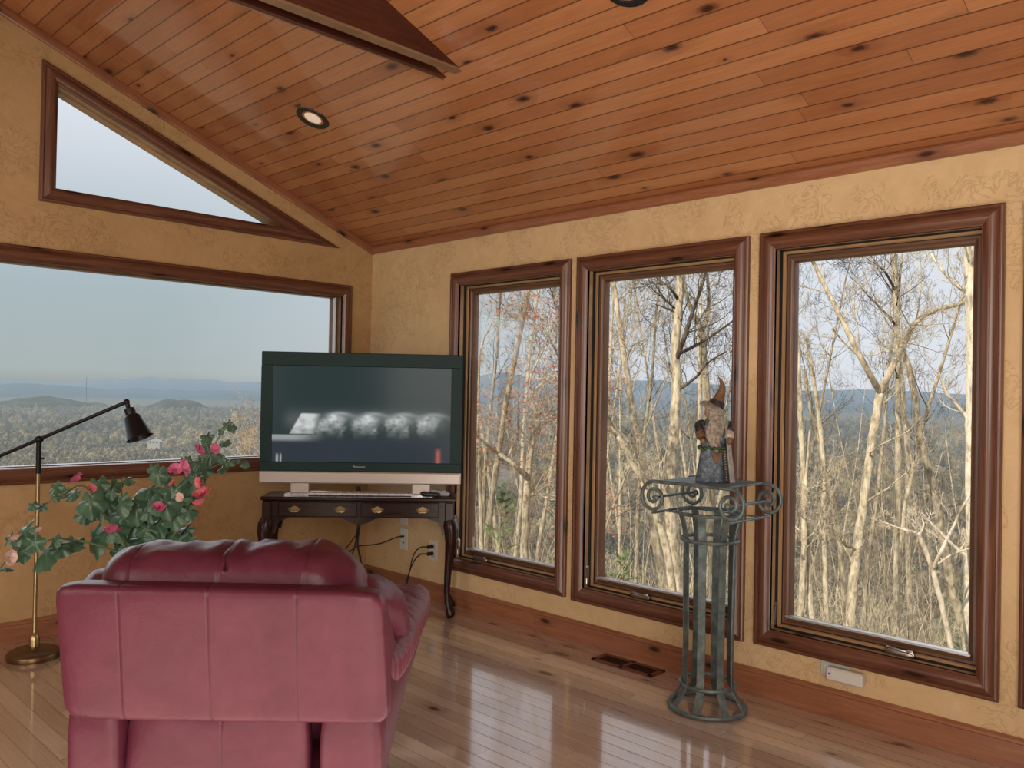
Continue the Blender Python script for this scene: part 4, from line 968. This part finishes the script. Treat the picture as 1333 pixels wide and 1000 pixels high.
hero('young_sapling', 'young pale sapling with a low Y fork at the lower right of the largest window', [([(1240, 860), (1226, 790), (1214, 742), (1200, 706), (1194, 694)], .042, .03), ([(1194, 694), (1172, 688), (1146, 678)], .022, .008), ([(1196, 698), (1202, 685), (1200, 674)], .02, .008), ([(1214, 742), (1228, 712), (1243, 682), (1256, 655), (1275, 625)], .028, .012), ([(1216, 738), (1240, 722), (1275, 710)], .02, .01)], 12, seed=35, L=.6, cnt=4, mat=bark('sapling bark', (.36, .28, .20), (.62, .52, .40), (.75, .66, .54)))
hero('slim_tree', 'slim pale tree in the left third of the largest window', [([(1076, 830), (1074, 740), (1073, 640), (1068, 560), (1060, 500), (1050, 440)], .05, .03)], 14, seed=36, L=1.1)
hero('twin_tree', 'curved tree beside the slim pale one in the largest window', [([(1101, 830), (1096, 740), (1084, 650), (1066, 580), (1056, 540), (1046, 480)], .065, .03)], 16, seed=37, L=1.3, mat=BARK2)
hero('edge_tree', 'pair of crooked pale stems at the left edge of the largest window', [([(1042, 820), (1047, 700), (1045, 600), (1042, 540), (1038, 440)], .06, .035), ([(1058, 830), (1052, 720), (1048, 640), (1053, 560)], .045, .03)], 14, seed=38, L=1.2)
hero('tall_forked_tree', 'tall pale tree with a high fork in the middle window, left of the figurine', [([(884, 790), (874, 690), (873, 620), (878, 560), (880, 500), (880, 445), (884, 400), (886, 345), (888, 290)], .110, .06), ([(880, 470), (893, 432), (902, 405), (914, 372), (925, 330)], .045, .015), ([(880, 462), (905, 450), (930, 435), (962, 412)], .035, .014), ([(880, 510), (905, 492), (922, 472), (945, 458)], .03, .010), ([(884, 392), (872, 375), (855, 362)], .028, .012)], 14, seed=39, L=1.3, cnt=8, twig=TWIGD)
hero('bent_tree', 'bent pale tree at the left side of the middle window', [([(868, 790), (858, 730), (848, 660), (836, 600), (824, 540), (815, 480), (808, 430), (802, 390), (796, 340)], .095, .035), ([(836, 600), (818, 575), (800, 558), (785, 548)], .045, .02), ([(815, 470), (824, 450), (845, 440)], .02, .008), ([(804, 392), (818, 380), (832, 366)], .02, .008)], 15, seed=40, L=1.4)
hero('back_tree', 'grey tree with a lyre-shaped fork behind the figurine in the middle window', [([(930, 800), (926, 700), (925, 600), (921, 530), (916, 470), (914, 432)], .085, .07), ([(914, 432), (902, 408), (894, 385), (888, 350)], .045, .02), ([(914, 432), (922, 405), (922, 375), (918, 330)], .05, .025)], 16, seed=41, L=1.5, mat=BARK2)
hero('slanting_tree', 'slanting pale tree low at the left edge of the middle window', [([(872, 740), (848, 655), (822, 600), (800, 560), (780, 530)], .07, .04)], 13, seed=42, L=1.2)
hero('red_leaved_tree', 'small pale tree with rusty dry leaves in the window nearest the television', [([(681, 760), (683, 700), (686, 640), (689, 600), (695, 560), (696, 540), (690, 512)], .072, .04), ([(687, 624), (668, 604), (645, 588), (618, 566), (600, 560)], .040, .016), ([(696, 552), (712, 545), (735, 532)], .028, .012), ([(690, 515), (705, 500), (720, 490), (738, 482)], .026, .01), ([(691, 512), (690, 495), (700, 470), (715, 440)], .024, .008), ([(686, 645), (705, 643), (738, 650)], .03, .016), ([(660, 598), (672, 570), (676, 545)], .018, .007)], 13, seed=43, L=1.5, cnt=11, leaves=.35)
hero('window_edge_tree', 'thin tree with rusty leaves hugging the left edge of the window nearest the television', [([(628, 760), (625, 640), (622, 520), (626, 455), (640, 420)], .05, .012)], 14, seed=44, L=1.3, leaves=.2)
hero('airy_tree', 'fine-twigged tree leaning in from the right of the window nearest the television', [([(748, 740), (742, 600), (735, 520), (730, 440), (722, 390), (716, 350)], .06, .02), ([(735, 480), (715, 440), (700, 410)], .025, .006)], 16, seed=45, L=2.0, cnt=13, leaves=.12, twig=TWIGD)
hero('valley_tree', 'sunlit bare tree seen beside the television through the picture window', [([(352, 700), (345, 640), (340, 590), (345, 550)], .09, .04), ([(345, 640), (325, 600), (312, 575)], .05, .02)], 26, seed=46, L=2.2, cnt=14, leaves=.1)
def pine(label, u, v, depth, H, seed):
    rnd = random.Random(seed); p = SP(u, v, depth); gz = ground_z(p.x, p.y); r = empty('young_pine', (p.x, p.y, gz)); tag(r, label, 'tree'); top = p.z - gz
    MB().tube([(0, 0, -.2), (0, 0, top)], [.05, .008], 7).build('trunk', BARK2, r); b = MB(); nd = MB()
    for _ in range(int(42 * H / 2)):
        z = top - H * rnd.random() ** .8; a = rnd.uniform(0, 6.28); l = (.12 + .34 * (top - z)) * rnd.uniform(.6, 1.1); q = limb(rnd, (0, 0, z), (math.cos(a), math.sin(a), .25), min(l, 1.5), 6, .1, .04); b.tube(q, [.01, .008, .006, .005, .004, .003, .002], 4, cap=False)
        for i in range(1, len(q)):
            for _ in range(20):
                c = q[i - 1].lerp(q[i], rnd.random()); d = (q[i] - q[i - 1]).normalized() + V((rnd.gauss(0, .7), rnd.gauss(0, .7), rnd.gauss(0, .6))); e = c + d.normalized() * rnd.uniform(.06, .13); sdv = d.orthogonal().normalized() * .004
                nd.add([c - sdv, c + sdv, e], [(0, 1, 2)])
    b.build('branches', BARK2, r, angle=0); nd.build('needles', NEEDLE, r, smooth=False)
pine('young green pine low in the window nearest the television', 652, 632, 14.5, 6.0, 51); pine('young green pine at the right edge of the largest window', 1276, 680, 18, 3.4, 52); pine('small green pine near the bottom of the middle window', 812, 722, 17, 2.0, 53)
# brush on the forest floor: one mass nobody could count
rnd = random.Random(9); b = MB()
for _ in range(520):
    u = rnd.uniform(605, 1345); d = rnd.uniform(12.5, 40); p = EYE + ray(u, 500) * d; p.z = ground_z(p.x, p.y) - .05
    for _ in range(rnd.randint(2, 4)):
        q = limb(rnd, p, (rnd.gauss(0, .35), rnd.gauss(0, .35), 1), rnd.uniform(.8, 3.0), 6, .12, .03); b.tube(q, [.014, .012, .010, .008, .006, .005, .004], 3, cap=False); sprout(rnd, b, q, .010, .004, 1, 6, .9, .25)
tag(b.build('undergrowth', BARK, angle=0, kind='stuff'), 'tangle of bare pale saplings and brush covering the slope outside', 'undergrowth')
# things far out in the valley
def house(u, v, depth, w, h, label, n=1):
    p = SP(u, v, depth); g = p.z - 30; r = empty('house', (p.x, p.y, p.z), TH); tag(r, label, 'house')
    MB().box((-w / 2, -w * .3, -14), (w / 2, w * .3, h)).build('wall', plain('white house wall', (.30, .30, .29), .8), r)
    MB().prism([(-w * .55, h), (w * .55, h), (0, h + w * .22)], -w * .33, w * .33, lambda a, b_, t: V((a, t, b_))).build('roof', plain('grey roof', (.30, .31, .33), .8), r)
    m = MB()
    for k in range(3): m.box((-w * .35 + k * w * .28, -w * .3 - .1, h * .35), (-w * .35 + k * w * .28 + w * .12, -w * .3, h * .75))
    m.build('window', plain('dark panes', (.08, .09, .10), .3), r)
house(222, 524, 3150, 13, 12, 'tall white building on the dark wooded hill across the valley'); house(306, 539, 2300, 12, 5, 'small white house far out in the valley, close to the television'); house(202, 578, 1150, 16, 3.4, 'pale house among the trees below the lamp shade')
tp = SP(112, 522, 4200); mast = empty('radio_mast', (tp.x, tp.y, tp.z)); tag(mast, 'thin radio mast standing on the far side of the valley', 'mast')
MB().tube([(0, 0, -40), (0, 0, 118)], [1.6, 1.1], 6).build('mast_pole', plain('hazy mast metal', (.20, .23, .26), .8), mast)
m = MB(); [m.box((-2, -2, z), (2, 2, z + 2.2)) for z in (30, 60, 90)]; m.build('platform', plain('hazy platform', (.2, .22, .25), .8), mast)

# ------------------------------------------------------------------ light
w = bpy.data.worlds.new('sky'); bpy.context.scene.world = w; w.use_nodes = True; t = w.node_tree; bg = t.nodes['Background']
tc_ = t.nodes.new('ShaderNodeTexCoord'); sx = t.nodes.new('ShaderNodeSeparateXYZ'); t.links.new(tc_.outputs['Generated'], sx.inputs[0])
mp_ = t.nodes.new('ShaderNodeMapRange'); mp_.inputs[1].default_value = -.1; mp_.inputs[2].default_value = .9; t.links.new(sx.outputs[2], mp_.inputs[0])
cr = t.nodes.new('ShaderNodeValToRGB'); t.links.new(mp_.outputs[0], cr.inputs[0])
st = [(0., (.20, .19, .16)), (.095, (.30, .33, .32)), (.115, (.38, .43, .43)), (.2, (.38, .455, .49)), (.27, (.46, .53, .585)), (.38, (.68, .71, .78)), (.55, (.78, .80, .87)), (1., (.80, .83, .92))]
while len(cr.color_ramp.elements) < len(st): cr.color_ramp.elements.new(.5)
for e, (p_, c_) in zip(cr.color_ramp.elements, st): e.position = p_; e.color = (*c_, 1)
dt = t.nodes.new('ShaderNodeVectorMath'); dt.operation = 'DOT_PRODUCT'; t.links.new(tc_.outputs['Generated'], dt.inputs[0]); dt.inputs[1].default_value = (.98, -.15, .1)
m2 = t.nodes.new('ShaderNodeMapRange'); m2.inputs[1].default_value = .25; m2.inputs[2].default_value = .85; t.links.new(dt.outputs['Value'], m2.inputs[0])
mx = t.nodes.new('ShaderNodeMix'); mx.data_type = 'RGBA'; t.links.new(m2.outputs[0], mx.inputs[0]); t.links.new(cr.outputs[0], mx.inputs[6]); mx.inputs[7].default_value = (.70, .73, .79, 1)
t.links.new(mx.outputs[2], bg.inputs[0]); bg.inputs[1].default_value = 1.0
def light(name, typ, loc_, energy, col, target=None, size=None, size_y=None, **kw):
    l = bpy.data.lights.new(name, typ); l.energy = energy; l.color = col; o = bpy.data.objects.new(name, l); C.objects.link(o); o.location = loc_
    if size:
        l.size = size
        if size_y: l.shape = 'RECTANGLE'; l.size_y = size_y
    for k_, v_ in kw.items(): setattr(l, k_, v_)
    if target is not None: o.rotation_euler = (V(target) - V(loc_)).to_track_quat('-Z', 'Y').to_euler()
    return o
s = light('sun', 'SUN', (0, 0, 20), 4.2, (1, .90, .74)); s.data.angle = .02; s.rotation_euler = V((.86, .03, -.50)).to_track_quat('-Z', 'Y').to_euler()
for tv_ in ((-.12, -1, -.36), (-1, .12, -.36)):
    s = light('sky_fill', 'SUN', (0, 0, 25), .75, (.90, .95, 1)); s.data.angle = .9; s.rotation_euler = V(tv_).to_track_quat('-Z', 'Y').to_euler()  # added broad fill lamps, extra sky light for soft highlights indoors
light('room_fill', 'AREA', (-1.6, -2.6, 2.0), 170, (1, .92, .82), (2.6, 3.2, 1.3), 3.2, 2.2)  # added fill behind the viewer, no lamp known there
light('room_fill', 'AREA', (-3.3, 2.0, 1.7), 70, (1, .93, .84), (3, 3.4, 1.6), 2.6, 1.8)  # second added fill, from the unseen side of the room
light('ceiling_fill', 'AREA', (1.0, 1.2, .35), 58, (1, .86, .70), (1.6, 2.4, 3.5), 2.6, 2.6)  # added upward fill lamp, brightens the ceiling in place of bounced light
sc_ = bpy.context.scene; sc_.view_settings.view_transform = 'Standard'; sc_.view_settings.look = 'None'; sc_.view_settings.exposure = .12; sc_.view_settings.gamma = 1
try:
    sc_.cycles.max_bounces = 10; sc_.cycles.transparent_max_bounces = 24; sc_.cycles.use_denoising = True; sc_.cycles.sample_clamp_indirect = 6
except Exception: pass
